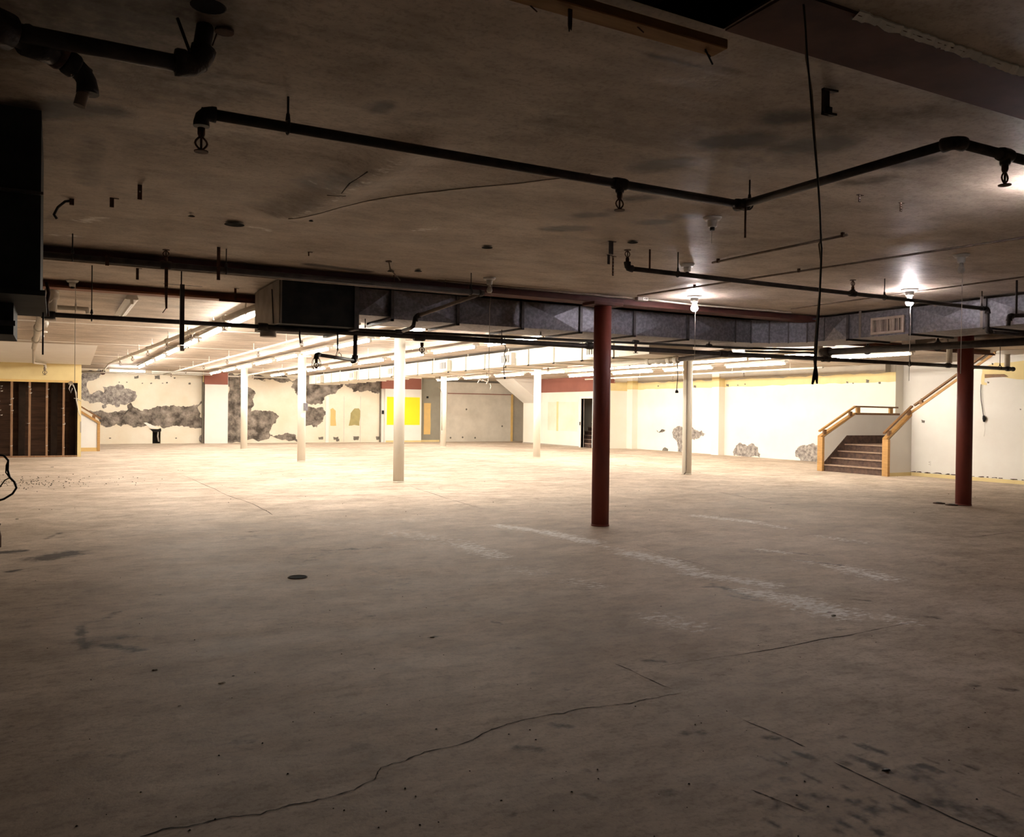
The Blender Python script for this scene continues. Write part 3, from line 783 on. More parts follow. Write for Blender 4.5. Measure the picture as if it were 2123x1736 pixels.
# right knee wall and newel
MB().prism([(X0 + .05, YR_ - .06, 0), (X0 + .05, YR_ - .06, zn), (XS + .05, YR_ - .06, ztop), (XS + .05, YR_ - .06, 0)], (0, .12, 0)).build('knee_wall', 'white_wall', stair)
MB().box((X0 + .06, YR_ - .072, 0), (XS, YR_ - .06, .09)).build('base_strip', 'yellow_paint', stair)
MB().bbox((X0 - .03, YR_ - .1, 0), (X0 + .06, YR_ + .08, zn + .03), .006).build('newel', 'oak', stair)
cap((X0 - .03, YR_, zn + .03), (XS + .02, YR_, ztop + .03), .13, .06, 'oak', 'cap_rail', stair)
cap((X0 - .1, YR_ - .03, zn + .19), (XS + .04, YR_ - .03, ztop + .235), .07, .045, 'oak_dark', 'handrail', stair)
for x in (X0 + .1, XS - .08):
    z = zn + (x - X0) / (XS - X0) * (ztop - zn) + .07
    MB().bbox((x - .05, YR_ - .06, z - .02), (x + .06, YR_, z + .12)).build('rail_block', 'oak_dark', stair)
# upper flight rail along the sloping wall
ye = y_c + .05
cap((XS + .05, YS + .02, ztop + .03), (XS + .05, ye, CZ - .04), .13, .06, 'oak', 'cap_rail', stair)
q = .17
ye2 = ye + q / slope * .9
cap((XS + .02, YS - .12, ztop + .03 + .12 * slope + q - .02), (XS + .02, ye2, CZ - .04), .07, .045, 'oak_dark', 'handrail', stair)
for t in (.14, .58):
    y = YS + (ye - YS) * t; z = ztop + (CZ - ztop) * t + .1
    MB().bbox((XS - .01, y - .05, z - .03), (XS + .05, y + .05, z + .05)).build('rail_block', 'oak_dark', stair)

# ================================================================== LEFT STAIR KNEE WALL
yk = 33.1
xe = P(207, 936, y=yk).x; xs_ = xe - 2.0
s2 = math.tan(math.radians(34))
zt2 = ZZ(203, 880, (xe, yk))
lk = thing('stair_knee_wall', 'small white stair side wall framed in yellow oak behind the stud partition', 'knee wall', (xe, yk, 0))
MB().prism([(xe - .02, yk, 0), (xe - .02, yk, zt2), (xs_, yk, zt2 + (xe - xs_) * s2), (xs_, yk, 0)], (0, .12, 0)).build('panel', 'white_panel', lk)
MB().bbox((xe - .09, yk - .03, 0), (xe, yk + .15, zt2 + .02)).build('post', 'oak', lk)
MB().box((xs_, yk - .015, 0), (xe - .09, yk, .13)).build('base_board', 'tan_paint', lk)
cap((xe, yk + .06, zt2 + .03), (xs_, yk + .06, zt2 + .03 + (xe - xs_) * s2), .2, .08, 'oak', 'cap_rail', lk)
cap((xe + .02, yk + .04, zt2 + .2), (xs_, yk + .04, zt2 + .2 + (xe - xs_) * s2), .07, .05, 'oak_dark', 'handrail', lk)
for t in (.2, .9):
    x = xe - t
    MB().bbox((x - .05, yk + .0, zt2 + t * s2 + .05), (x + .05, yk + .08, zt2 + t * s2 + .19)).build('rail_block', 'oak_dark', lk)

# ================================================================== GIRDERS
g1 = thing('steel_girder', 'dark red steel girder across the ceiling over the near red column', 'girder', (6.5, 9.75, CZ))
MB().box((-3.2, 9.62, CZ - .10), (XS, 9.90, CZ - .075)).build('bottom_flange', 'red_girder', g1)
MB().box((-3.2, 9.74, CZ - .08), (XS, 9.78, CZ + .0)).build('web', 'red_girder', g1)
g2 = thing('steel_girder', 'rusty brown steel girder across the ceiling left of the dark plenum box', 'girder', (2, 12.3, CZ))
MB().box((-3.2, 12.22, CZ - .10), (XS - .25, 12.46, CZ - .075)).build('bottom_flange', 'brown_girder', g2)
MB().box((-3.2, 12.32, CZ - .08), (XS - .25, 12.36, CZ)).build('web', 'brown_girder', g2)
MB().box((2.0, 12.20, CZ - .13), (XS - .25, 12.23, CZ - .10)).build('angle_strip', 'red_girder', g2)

# ================================================================== COLUMNS
cols = []


def column(u, v, r, m, name, label, ztop_, group):
    p = P(u, v, z=0)
    t = thing(name, label, 'column', (p.x, p.y, 0), group)
    MB().lathe([(r, 0), (r, ztop_ - .04)], (p.x, p.y, 0), 32).build('shaft', m, t)
    MB().lathe([(r * 1.04, 0), (r * 1.05, .02), (r * 1.01, .025)], (p.x, p.y, 0), 32).build('base_ring', m, t)
    MB().bbox((p.x - r * 2.0, p.y - r * 1.25, ztop_ - .045), (p.x + r * 2.0, p.y + r * 1.25, ztop_), .005).build('cap_plate', m if m != 'red_steel' else 'red_girder', t)
    return t, p


GC = 'steel columns of the basement'
c1, pc1 = column(1244, 1090, .12, 'red_steel', 'red_column', 'dark red steel column nearest the camera in the middle of the floor', CZ - .10, GC)
c2, pc2 = column(1997, 1047.5, .13, 'red_steel', 'red_column', 'dark red steel column at right in front of the white stair wall', CZ - .10, GC)
CW = [(826, 1000, .118, 'cream steel column standing left of the near red column, nearest of the cream ones'),
      (624.5, 957, .12, 'cream steel column carrying a small grey switch box, second in the left row'),
      (505.5, 932, .125, 'cream steel column farthest back in the left row near the peeling wall'),
      (1423.5, 983.5, .121, 'cream steel column with a thin conduit down its left side, right of the red column'),
      (1112.5, 949, .125, 'cream steel column in front of the stair soffit and maroon header'),
      (918.5, 927, .128, 'cream steel column with a dangling cord, in front of the grey back panel')]
wc = [column(u, v, r, 'cream_steel', 'white_column', l, CZ, GC) for (u, v, r, l) in CW]
t, p = wc[1]
MB().bbox((p.x + .02, p.y - .16, 1.52), (p.x + .14, p.y - .11, 1.75), .005).build('switch_box', 'galv', t)
MB().lathe([(.07, 0), (.07, .02), (.04, .03)], (p.x - .0, p.y - .145, 1.38), 16, 'y').build('round_plate', 'white_panel', t)
t, p = wc[3]
q = p + Vector((-.10, -.09, 0))
MB().tube([(q.x, q.y, CZ - .02), (q.x, q.y, .12), (q.x - .03, q.y - .02, .05), (q.x - .1, q.y - .05, .02)], .016, 8).build('conduit', 'galv_side', t)
t, p = wc[5]
q = p + Vector((-.10, -.10, 0))
MB().tube([(q.x - .25, q.y, 2.62), (q.x - .12, q.y, 2.55), (q.x - .04, q.y, 2.35), (q.x - .03, q.y, 1.3), (q.x - .02, q.y, .62)], .012, 6).build('cord', 'cable_tan', t)
MB().bbox((q.x - .05, q.y - .03, .55), (q.x + .03, q.y + .02, .72), .004).build('outlet_box', 'cable_pale', t)
# flat caps beside the right red column
for k, (u, v, r, l) in enumerate(((1947, 1044.5, .10, 'flat dark floor cap lying farther from the right red column'), (1973, 1048, .105, 'flat dark floor cap lying against the foot of the right red column'))):
    p = P(u, v, z=0)
    o = thing('access_cover', l, 'cover', (p.x, p.y, 0), 'flat caps by the right red column')
    MB().lathe([(r, 0), (r, .014), (r * .85, .02)], (p.x, p.y, 0), 24).build('disc', 'rust', o)
    MB().lathe([(r * .5, 0), (r * .5, .006), (r * .42, .008)], (p.x, p.y, .018), 20).build('rim', 'black', o)

# ================================================================== DUCTS
# near left duct drop
nd = thing('air_duct', 'big black sheet metal duct hanging at the left edge of the picture', 'duct', (-1.5, 5.3, 2.2))
xd = P(85, 400, y=5.3).x
zb = ZZ(85, 603, (xd, 5.3))
MB().box((-3.15, 5.3, zb), (xd, 6.45, CZ - .002)).build('duct_box', 'galv_dark', nd)
MB().box((-3.15, 5.27, ZZ(85, 403, (xd, 5.3)) - .008), (xd + .012, 5.3, ZZ(85, 403, (xd, 5.3)) + .008)).build('seam_strip', 'flange', nd)
MB().box((-3.15, 5.27, zb - .03), (xd + .025, 6.5, zb)).build('bottom_flange', 'galv_dark', nd)
xq = P(34, 690, y=6.2).x
MB().box((-3.15, 5.75, ZZ(34, 705, (xq, 6.2))), (xq, 6.35, zb - .03)).build('outlet_collar', 'galv_dark', nd)
MB().box((-3.15, 5.73, ZZ(34, 705, (xq, 6.2)) + .05), (xq + .01, 5.75, ZZ(34, 705, (xq, 6.2)) + .08)).build('collar_band', 'flange', nd)
MB().box((xd + .0, 6.2, zb - .02), (xd + .01, 6.24, zb - .3)).build('hanging_strap', 'black', nd)
MB().tube([(xd + .02, 6.45, zb + .2), (xd + .035, 6.46, zb + .13), (xd + .022, 6.46, zb + .05), (xd + .03, 6.46, zb - .03)], .011, 8).build('flex_lead', 'rust', nd)

# main galvanised duct
YD = 10.5; ZB, ZT = 2.755, 3.05; ZT = 3.13


def duct_sec(par, a, b, depth, z0, z1, m, axis='x', cross=True, face_sign=-1):
    """one sheet-metal section whose visible face carries a shallow cross break"""
    mb = MB(); e = .045
    if axis == 'x':
        x0, x1, y0, y1 = a[0], b[0], a[1], a[1] + depth
        mb.box((x0, y0, z0), (x1, y1, z1))
        fc = [(x0, y0, z0), (x1, y0, z0), (x1, y0, z1), (x0, y0, z1)]; apex = ((x0 + x1) / 2, y0 - e, (z0 + z1) / 2)
        uc = [(x0, y0, z0), (x1, y0, z0), (x1, y1, z0), (x0, y1, z0)]; ua = ((x0 + x1) / 2, (y0 + y1) / 2, z0 - e)
    else:
        y0, y1, x0, x1 = a[1], b[1], a[0], a[0] + depth
        mb.box((x0, y0, z0), (x1, y1, z1))
        fc = [(x0, y0, z0), (x0, y1, z0), (x0, y1, z1), (x0, y0, z1)]; apex = (x0 - e, (y0 + y1) / 2, (z0 + z1) / 2)
        uc = [(x0, y0, z0), (x1, y0, z0), (x1, y1, z0), (x0, y1, z0)]; ua = ((x0 + x1) / 2, (y0 + y1) / 2, z0 - e)
    if cross:
        for c, ap in ((fc, apex), (uc, ua)):
            mb.add(list(c) + [ap], [(0, 1, 4), (1, 2, 4), (2, 3, 4), (3, 0, 4)])
    return mb.build('duct_section', m, par)


md = thing('air_duct', 'galvanised sheet metal duct running behind the near red column', 'duct', (6.5, YD, ZB))
dep = .95
us = [740, 812, 948, 1082, 1203, 1314, 1425, 1525]
xsx = [P(u, 680, y=YD).x for u in us]
for k in range(len(xsx) - 1):
    duct_sec(md, (xsx[k] + .01, YD + (.03 if k == 0 else 0)), (xsx[k + 1] - .01, YD), dep, ZB + (.03 if k == 0 else 0), ZT, 'galv')
for k, x in enumerate(xsx[1:-1]):
    mb = MB(); w = .03
    mb.box((x - .02, YD - w, ZB - w), (x + .02, YD, ZT)); mb.box((x - .02, YD - w, ZB - w), (x + .02, YD + dep, ZB)); mb.box((x - .02, YD + dep, ZB - w), (x + .02, YD + dep + w, ZT))
    mb.build('flange', 'flange', md)
# plenum box at its left end
xa = P(580, 640, y=YD).x; xb = P(738, 640, y=YD).x; zpb = 2.61
pl = MB().box((xa, YD - .02, zpb), (xb, YD + 1.4, CZ - .02)).build('plenum_box', 'galv_dark', md)
MB().box((xa - .012, YD - .015, zpb), (xa, YD + 1.4, CZ - .02)).build('plenum_side', 'galv_side', md)
MB().box((xb - .03, YD - .04, zpb - .03), (xb + .03, YD + 1.4, CZ - .02)).build('flange', 'flange', md)
MB().box((xa, YD - .03, zpb), (xa + .02, YD - .02, CZ - .02)).build('corner_angle', 'galv_side', md)
MB().tube([(xa - .02, YD + .35, CZ - .1), (xa - .018, YD + .32, 2.9), (xa - .02, YD + .25, zpb + .02)], .006, 6).build('wire', 'black', md)
MB().lathe([(.10, 0), (.10, .12), (.085, .14)], (xa - .05, YD + .4, zpb - .14), 20).build('round_collar', 'galv_side', md)
# curved elbow
xe0 = xsx[-1]; XD = 10.85
C = Vector((xe0 - .02, YD - .0, 0)); pts_in, pts_out = [], []
import bisect
r_in = XD - xe0
nseg = 5
for k in range(nseg + 1):
    a = PI / 2 * k / nseg
    pts_in.append(Vector((xe0 + r_in * math.sin(a), YD - r_in * (1 - math.cos(a)), 0)))
    ro = r_in + dep
    pts_out.append(Vector((xe0 + ro * math.sin(a), (YD - r_in) + ro * math.cos(a), 0)))
for k in range(nseg):
    poly = [pts_in[k], pts_in[k + 1], pts_out[k + 1], pts_out[k]]
    MB().prism([(p.x, p.y, ZB) for p in poly], (0, 0, ZT - ZB)).build('elbow_gore', 'galv', md)
    d = (pts_out[k] - pts_in[k]).normalized() * .01
    s = Vector((d.y, -d.x, 0)) * 1.0
    i0 = pts_in[k] - d
    MB().prism([(i0 + s).to_tuple()[:2] + (ZB - .01,), (i0 - s).to_tuple()[:2] + (ZB - .01,), (pts_in[k] - s).to_tuple()[:2] + (ZB - .01,), (pts_in[k] + s).to_tuple()[:2] + (ZB - .01,)], (0, 0, ZT - ZB)).build('seam_strip', 'flange', md)
# run towards the right edge
y_el = YD - r_in
uy = [1759, 1889, 2043, 2190, 2400]
yy = [y_el] + [P(u, 690, x=XD).y for u in uy]
for k in range(len(yy) - 1):
    duct_sec(md, (XD, yy[k + 1] + .01), (XD, yy[k] - .01), dep, ZB, ZT, 'galv', 'y', cross=(k != 1))
for y in yy[1:-1]:
    mb = MB(); w = .03
    mb.box((XD - w, y - .02, ZB - w), (XD, y + .02, ZT)); mb.box((XD - w, y - .02, ZB - w), (XD + dep, y + .02, ZB))
    mb.build('flange', 'flange', md)
for u in (1783, 1938, 2035):
    y = P(u, 690, x=XD).y
    MB().box((XD - .006, y - .02, ZB), (XD, y + .02, CZ - .005)).build('strap', 'galv_side', md)
# return grille on that run
a, b = P(1806, 660, x=XD - .02), P(1874, 690, x=XD - .02)
z0, z1, y0, y1 = 2.80, 3.02, b.y, a.y
z0 = ZZ(1840, 692, (XD, (y0 + y1) / 2)); z1 = ZZ(1840, 657, (XD, (y0 + y1) / 2))
gr = thing('duct_grille', 'cream louvred grille on the side of the galvanised duct at right', 'grille', (XD - .02, (y0 + y1) / 2, z0))
mb = MB(); w = .035; x_ = XD - .03
mb.box((x_, y0, z0), (XD - .001, y1, z0 + w)); mb.box((x_, y0, z1 - w), (XD - .001, y1, z1)); mb.box((x_, y0, z0 + w), (XD - .001, y0 + w, z1 - w)); mb.box((x_, y1 - w, z0 + w), (XD - .001, y1, z1 - w))
mb.build('frame', 'grille', gr)
MB().box((XD - .006, y0 + w, z0 + w), (XD - .002, y1 - w, z1 - w)).build('backing', 'black', gr)
nl = 22; _r = random.Random(4)
for k in range(nl):
    y = y0 + w + (y1 - y0 - 2 * w) * (k + .5) / nl; t = _r.uniform(-.014, .014)
    MB().prism([(x_ + .004, y - .005 + t, z0 + w), (x_ + .004, y + .005 + t, z0 + w), (XD - .006, y + .003, z0 + w), (XD - .006, y - .003, z0 + w)], (0, 0, z1 - z0 - 2 * w)).build('louvre', 'grille', gr)

# white duct of the lit hall
XWD, WZ0, WZ1, WW = 10.2, 2.72, 3.10, 1.1
wd = thing('white_duct', 'long white painted duct under the lit ceiling, running to the back wall', 'duct', (XWD, 26, WZ0))
yb_, ya_ = 38.2, 13.2
ns = 21
for k in range(ns):
    y0 = ya_ + (yb_ - ya_) * k / ns; y1 = ya_ + (yb_ - ya_) * (k + 1) / ns
    duct_sec(wd, (XWD, y0 + .012), (XWD, y1 - .012), WW, WZ0, WZ1, 'white_duct', 'y')
    if k:
        mb = MB(); w = .035
        mb.box((XWD - w, y0 - .018, WZ0 - w), (XWD, y0 + .018, WZ1)); mb.box((XWD - w, y0 - .018, WZ0 - w), (XWD + WW, y0 + .018, WZ0))
        mb.build('flange', 'white_duct', wd)
for k in range(10):
    y = ya_ + 1.0 + k * 2.4
    MB().box((XWD - .012, y - .015, WZ0), (XWD - .002, y + .015, CZ)).build('strap', 'white_duct', wd)
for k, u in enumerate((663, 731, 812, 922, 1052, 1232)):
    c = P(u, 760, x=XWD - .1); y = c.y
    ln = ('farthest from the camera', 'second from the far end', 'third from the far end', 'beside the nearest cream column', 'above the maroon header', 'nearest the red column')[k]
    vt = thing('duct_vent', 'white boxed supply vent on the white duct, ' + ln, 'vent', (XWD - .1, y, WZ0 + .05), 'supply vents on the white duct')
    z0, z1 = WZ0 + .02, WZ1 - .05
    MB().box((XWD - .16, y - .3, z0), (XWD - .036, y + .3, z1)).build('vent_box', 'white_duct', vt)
    MB().box((XWD - .165, y - .2, z0 + .06), (XWD - .16, y + .2, z1 - .06)).build('opening', 'concrete_dark', vt)  # flat dark panel, the vent's inner shade put into its colour
    for j in range(4):
        yl = y - .135 + j * .09
        MB().box((XWD - .172, yl - .014, z0 + .06), (XWD - .165, yl + .014, z1 - .06)).build('louvre', 'white_duct', vt)

# ================================================================== PIPES
def fitting(par, p, r, l, ax, m='black_fitting', name='coupling'):
    p = Vector(p); ax = Vector(ax).normalized()
    return MB().tube([p - ax * l / 2, p - ax * l * .3, p + ax * l * .3, p + ax * l / 2], [r * 1.28, r * 1.42, r * 1.42, r * 1.28], 14).build(name, m, par)


def elbow(par, p, d1, d2, r, m='black_fitting'):
    p, d1, d2 = Vector(p), Vector(d1).normalized(), Vector(d2).normalized()
    L = r * 2.5
    pts = [p + d1 * L, p + d1 * L * .75, p + d1 * L * .32 + d2 * L * .08, p + d2 * L * .32 + d1 * L * .08, p + d2 * L * .75, p + d2 * L]
    return MB().tube(pts, [r * 1.45, r * 1.42, r * 1.3, r * 1.3, r * 1.42, r * 1.45], 14).build('elbow', m, par)


def pipe(par, pts, r, m='black_pipe', name='pipe', n=14):
    return MB().tube(pts, r, n).build(name, m, par)


def hanger(par, p, r, top=CZ, m='black_fitting', rod=.006):
    p = Vector(p)
    h = MB().tube([(p.x, p.y, p.z + r * 1.9), (p.x, p.y, top)], rod, 8).build('hanger_rod', m, par)
    c = MB(); ring = []
    for k in range(17):
        a = 2 * PI * k / 16
        ring.append((p.x, p.y + math.cos(a) * r * 1.25, p.z + math.sin(a) * r * 1.25))
    c.tube(ring, r * .22, 6, False)
    c.tube([(p.x, p.y, p.z + r * 1.2), (p.x, p.y, p.z + r * 2.6)], [r * .5, rod * 1.5], 8)
    c.build('clamp', m, h)
    return h


def sprinkler(par, p, down=True, m='rust', s=1.0):
    p = Vector(p); k = -1 if down else 1
    h = MB()
    h.lathe([(.018 * s, 0), (.018 * s, .03 * s), (.013 * s, .045 * s)] if not down else [(.013 * s, -.045 * s), (.018 * s, -.03 * s), (.018 * s, 0)], p, 10)
    for sx in (-1, 1):
        pts = []
        for j in range(7):
            a = PI * j / 6
            pts.append((p.x + sx * math.sin(a) * .028 * s, p.y, p.z + k * (.04 + .07 * (j / 6)) * s))
        h.tube(pts, .005 * s, 6)
    h.tube([(p.x, p.y, p.z + k * .04 * s), (p.x, p.y, p.z + k * .11 * s)], .006 * s, 6)
    o = h.build('sprinkler_head', m, par)
    z = p.z + k * .115 * s
    MB().lathe([(.034 * s, -.003), (.034 * s, .002)], (p.x, p.y, z), 14).build('deflector', m, o)
    return o


# --- branch across the foreground
Zp, rp = 3.0, .027
A = P(416, 237, z=Zp); B = P(1543, 423, z=Zp); yA = (A.y + B.y) / 2
A.y = B.y = yA
Cc = P(1985, 296, z=Zp); Cc.x = B.x
D = Vector((Cc.x + 4.5, Cc.y, Zp))
t = thing('sprinkler_pipe', 'black sprinkler pipe crossing the foreground ceiling with a dog-leg at right', 'pipe', (B.x, B.y, Zp))
pipe(t, [A, B], rp); pipe(t, [B, Cc], rp); pipe(t, [Cc, D], rp)
elbow(t, A, (1, 0, 0), (0, 0, -1), rp); elbow(t, Cc, (0, 1, 0), (1, 0, 0), rp)
fitting(t, B, rp, .11, (1, 0, 0), name='tee'); fitting(t, B, rp, .11, (0, 1, 0), name='tee')
sprinkler(t, A + Vector((0, 0, -.075)))
q = P(1285, 385, y=yA); q.z = Zp; fitting(t, q, rp, .10, (1, 0, 0), name='tee'); fitting(t, q - Vector((0, 0, .03)), .02, .05, (0, 0, 1), name='outlet'); sprinkler(t, q - Vector((0, 0, .05)))
q = Vector((P(2084, 320, y=Cc.y).x, Cc.y, Zp)); fitting(t, q, rp, .10, (1, 0, 0), name='tee'); fitting(t, q - Vector((0, 0, .03)), .02, .05, (0, 0, 1), name='outlet'); sprinkler(t, q - Vector((0, 0, .05)))
hanger(t, (P(597, 265, y=yA).x, yA, Zp), rp); hanger(t, B + Vector((.045, -.03, 0)), rp)
MB().tube([B + Vector((-.02, -.06, -.03)), B + Vector((-.02, -.06, -.24))], .007, 8).build('loose_rod', 'rust', t)

# --- second branch, along the girder, with a drop towards the plenum
Z2, r2 = 2.95, .03
A = P(70, 526, z=Z2); B = P(1004, 607, z=Z2); y2 = 8.9; A.y = B.y = y2; A.x = -2.9
t = thing('sprinkler_pipe', 'black pipe under the girder ending in a drop over the galvanised duct', 'pipe', (2, y2, Z2))
pipe(t, [A, B], r2)
Cq = P(861, 657, y=9.55)
pipe(t, [B, Cq], .022, 'galv_side')
elbow(t, B, (-1, 0, 0), Cq - B, .024)
D = P(857, 676, y=9.55); pipe(t, [Cq, D], .024); elbow(t, Cq, B - Cq, (0, 0, -1), .024)
E = P(836, 686, y=10.3)
pipe(t, [D, P(852, 681, y=9.8), E], .024)
q = P(344, 548, y=y2); q.z = Z2; fitting(t, q, r2, .10, (1, 0, 0), name='tee'); sprinkler(t, q + Vector((0, 0, .035)), False)
for u in (150, 469, 977): hanger(t, (P(u, 560, y=y2).x, y2, Z2), r2)
for u in (222, 345, 453):
    x = P(u, 560, y=y2 - .05).x
    zt_, zb_ = {222: (Z2 + .04, Z2 - .06), 345: (Z2 - .03, Z2 - .22), 453: (CZ, Z2 - .11)}[u]
    MB().box((x - .016, y2 - .05, zb_), (x + .016, y2 - .045, zt_)).build('strap', 'rust', t)
# lighter conduit running with it
t = thing('conduit', 'dark conduit strapped alongside the girder above the plenum', 'conduit', (2, 9.5, 3.03))
pipe(t, [(-2.9, 9.52, 3.02), (P(1000, 605, y=9.52).x, 9.52, 3.02)], .022, 'dirty_pipe')
for u in (818, 925): MB().tube([(P(u, 590, y=9.5).x, 9.52, 3.02), (P(u, 590, y=9.5).x, 9.52, CZ)], .006, 6).build('hanger_rod', 'rust', t)

# --- cross mains below the duct
Y4 = 10.78


def Q(u, v, y=Y4): return P(u, v, y=y)


t = thing('sprinkler_main', 'long black sprinkler main crossing the whole view under the duct', 'pipe', (5, Y4, 2.57))
m0, m1, m2 = Q(80, 651), Q(545, 678), Q(700, 690)
pipe(t, [m0 + Vector((-1.5, 0, .0)), m1], .028)
mA = Q(574, 681); mB = Q(1500, 734); mC = Q(1712, 745); mD = Q(2100, 765.5)
pipe(t, [m1, mA, mB, mC], .038)
pipe(t, [mC, mD], .036)
fitting(t, m1, .036, .12, (1, 0, 0)); fitting(t, Q(869, 699), .04, .16, (1, 0, 0), name='tee'); fitting(t, mB, .04, .18, (1, 0, 0)); fitting(t, Q(1222, 717), .04, .12, (1, 0, 0))
elbow(t, mC, (-1, 0, 0), (1, 0, 0), .036)
fitting(t, Q(100, 653), .032, .14, (1, 0, 0), name='tee')
for u, v in ((1966, 758), (2090, 765)): fitting(t, Q(u, v), .036, .13, (1, 0, 0), name='tee')
fitting(t, mD, .034, .05, (1, 0, 0), name='end_cap')
for u, v in ((190, 658), (1886, 755), (2073, 763), (1040, 708)): hanger(t, Q(u, v), .034)
sprinkler(t, Q(875, 703) - Vector((0, 0, .05)), True, 'rust', 1.3)
for u, v, zt_ in ((1968, 756, 2.95), (2088, 763, 2.95)):
    p = Q(u, v); MB().lathe([(.055, 0), (.055, .36 if u < 2000 else .25), (.06, .37 if u < 2000 else .26)], (p.x, p.y, p.z + .03), 14).build('white_riser', 'white_pipe', t)
sp = Q(737, 692)
pipe(t, [sp, Q(736, 745)], .028)
e1 = Q(736, 748); e2 = P(656, 735, y=Y4 - .9)
elbow(t, e1, (0, 0, 1), e2 - e1, .028); pipe(t, [e1, e2], .022); elbow(t, e2, e1 - e2, (0, 0, -1), .022)
pipe(t, [e2, e2 - Vector((0, 0, .07))], .014)
cg = sprinkler(t, e2 - Vector((0, 0, .05)), True, 'rust', 1.0)
for k in range(6):
    a = PI * k / 6
    pts = []
    for j in range(9):
        b = -PI / 2 + PI * j / 8
        pts.append((e2.x + math.cos(a) * math.cos(b) * .055, e2.y + math.sin(a) * math.cos(b) * .055, e2.z - .11 + math.sin(b) * .08))
    MB().tube(pts, .003, 5).build('guard_wire', 'rust', cg)
for pts in (((622, 684), (621, 695), (623, 712)), ((700, 690), (700, 727))):
    MB().tube([P(u, v, y=Y4 - .12) for u, v in pts], .011, 8).build('loose_rod', 'black_fitting', t)
MB().tube([P(u, v, y=Y4 - .12) for u, v in ((700, 727), (696, 738), (694, 742), (703, 731), (708, 736), (707, 744))], .004, 6).build('wire', 'rust', t)
# strut hanger left of the plenum
t = thing('strut_hanger', 'dark vertical strut with a cross bar hanging in front of the long main', 'strut', (1.3, Y4 - .25, 2.5))
ys = Y4 - .25
p = P(378, 590, y=ys)
MB().box((p.x - .024, ys - .02, P(378, 715, y=ys).z), (p.x + .024, ys + .02, P(378, 590, y=ys).z)).build('upright', 'black_pipe', t)
MB().tube([P(376, 590, y=ys), (P(376, 590, y=ys).x, ys, CZ)], .008, 8).build('rod', 'black_fitting', t)
MB().box(P(339, 588, y=ys), P(420, 594, y=ys) + Vector((0, .04, 0))).build('cross_bar', 'black_pipe', t)
MB().box(P(374, 716, y=ys), P(382, 728, y=ys) + Vector((0, .03, 0))).build('end_box', 'cable_pale', t)
MB().tube([P(382, 724, y=ys), P(388, 718, y=ys), P(393, 708, y=ys), P(390, 722, y=ys)], .005, 6).build('wire', 'cable', t)
MB().prism([P(341, 592, y=ys), P(348, 592, y=ys), P(347, 640, y=ys), P(343, 640, y=ys)], (0, .01, 0)).build('bent_strap', 'rust', t)
MB().tube([P(345, 638, y=ys), P(340, 645, y=ys), P(337, 649, y=ys)], .005, 6).build('wire', 'rust', t)
# thin line above the main
t = thing('sprinkler_pipe', 'thin black pipe directly above the long main under the galvanised duct', 'pipe', (6, Y4 - .1, 2.66))
a = P(743, 684, y=Y4 - .1); b = P(1560, 723, y=Y4 - .1)
pipe(t, [a, b], .02)
for u, v in ((827, 688), (1318, 709), (1470, 717)): fitting(t, P(u, v, y=Y4 - .1), .022, .10, (1, 0, 0))
for u, v in ((757, 683), (1121, 697), (1470, 717)): hanger(t, P(u, v, y=Y4 - .1), .02, ZB)
sprinkler(t, P(1318, 711, y=Y4 - .1) - Vector((0, 0, .02)), True, 'rust', 1.2)
# main returning towards the right edge
XM = mC.x
t = thing('sprinkler_main', 'thick dark main running from the tee towards the right edge under the duct', 'pipe', (XM, 8, 2.62))
a = Vector((XM, Y4, ZZ(1722, 730, (XM, Y4)))); b = P(2123, 708.5, x=XM); c = a + (b - a) * 1.5
pipe(t, [a, c], .058)
fitting(t, a, .06, .2, (0, 1, 0))
pipe(t, [a, mC + Vector((0, 0, .0))], .04); fitting(t, mC + Vector((0, 0, .03)), .042, .1, (0, 0, 1))
for s in (.25, .62):
    q = a + (b - a) * s; hanger(t, q, .058, ZB)
tp = P(1700, 714, y=Y4 + .3); pipe(t, [tp, P(1700, 745, y=Y4 + .3)], .05, 'white_pipe', 'white_riser')
# pair of slim lines bunched left of the tee
t = thing('pipe_bundle', 'bunch of slim dark lines hanging between the hanging cable and the duct elbow', 'pipe', (9.5, Y4 + .6, 2.7))
for (u0, v0, u1, v1, r) in ((1500, 721, 1722, 726, .02), (1545, 728, 1722, 733, .018), (1500, 738, 1722, 741, .026), (1560, 715, 1730, 716, .02)):
    pipe(t, [P(u0, v0, y=Y4 + .5), P(u1, v1, y=Y4 + .5)], r, 'black_pipe')
# long flat cable tray / grey boxed main behind the right column
t = thing('boxed_main', 'grey cloth-wrapped pipe sagging behind the right red column', 'pipe', (13, 10.6, 2.7))
a, b, c, d = P(1925, 716, x=14.6), P(1965, 706, x=14.6), P(2030, 701, x=14.6), P(2180, 692, x=14.6)
pipe(t, [a, b, c, d], .06, 'galv_side', 'wrapped_pipe')
fitting(t, P(1965, 706, x=14.6), .05, .1, (0, 1, 0), 'galv_side')
MB().box(P(1898, 690, y=10.7), P(1940, 716, y=10.7) + Vector((0, .3, 0))).build('junction_box', 'galv_side', t)

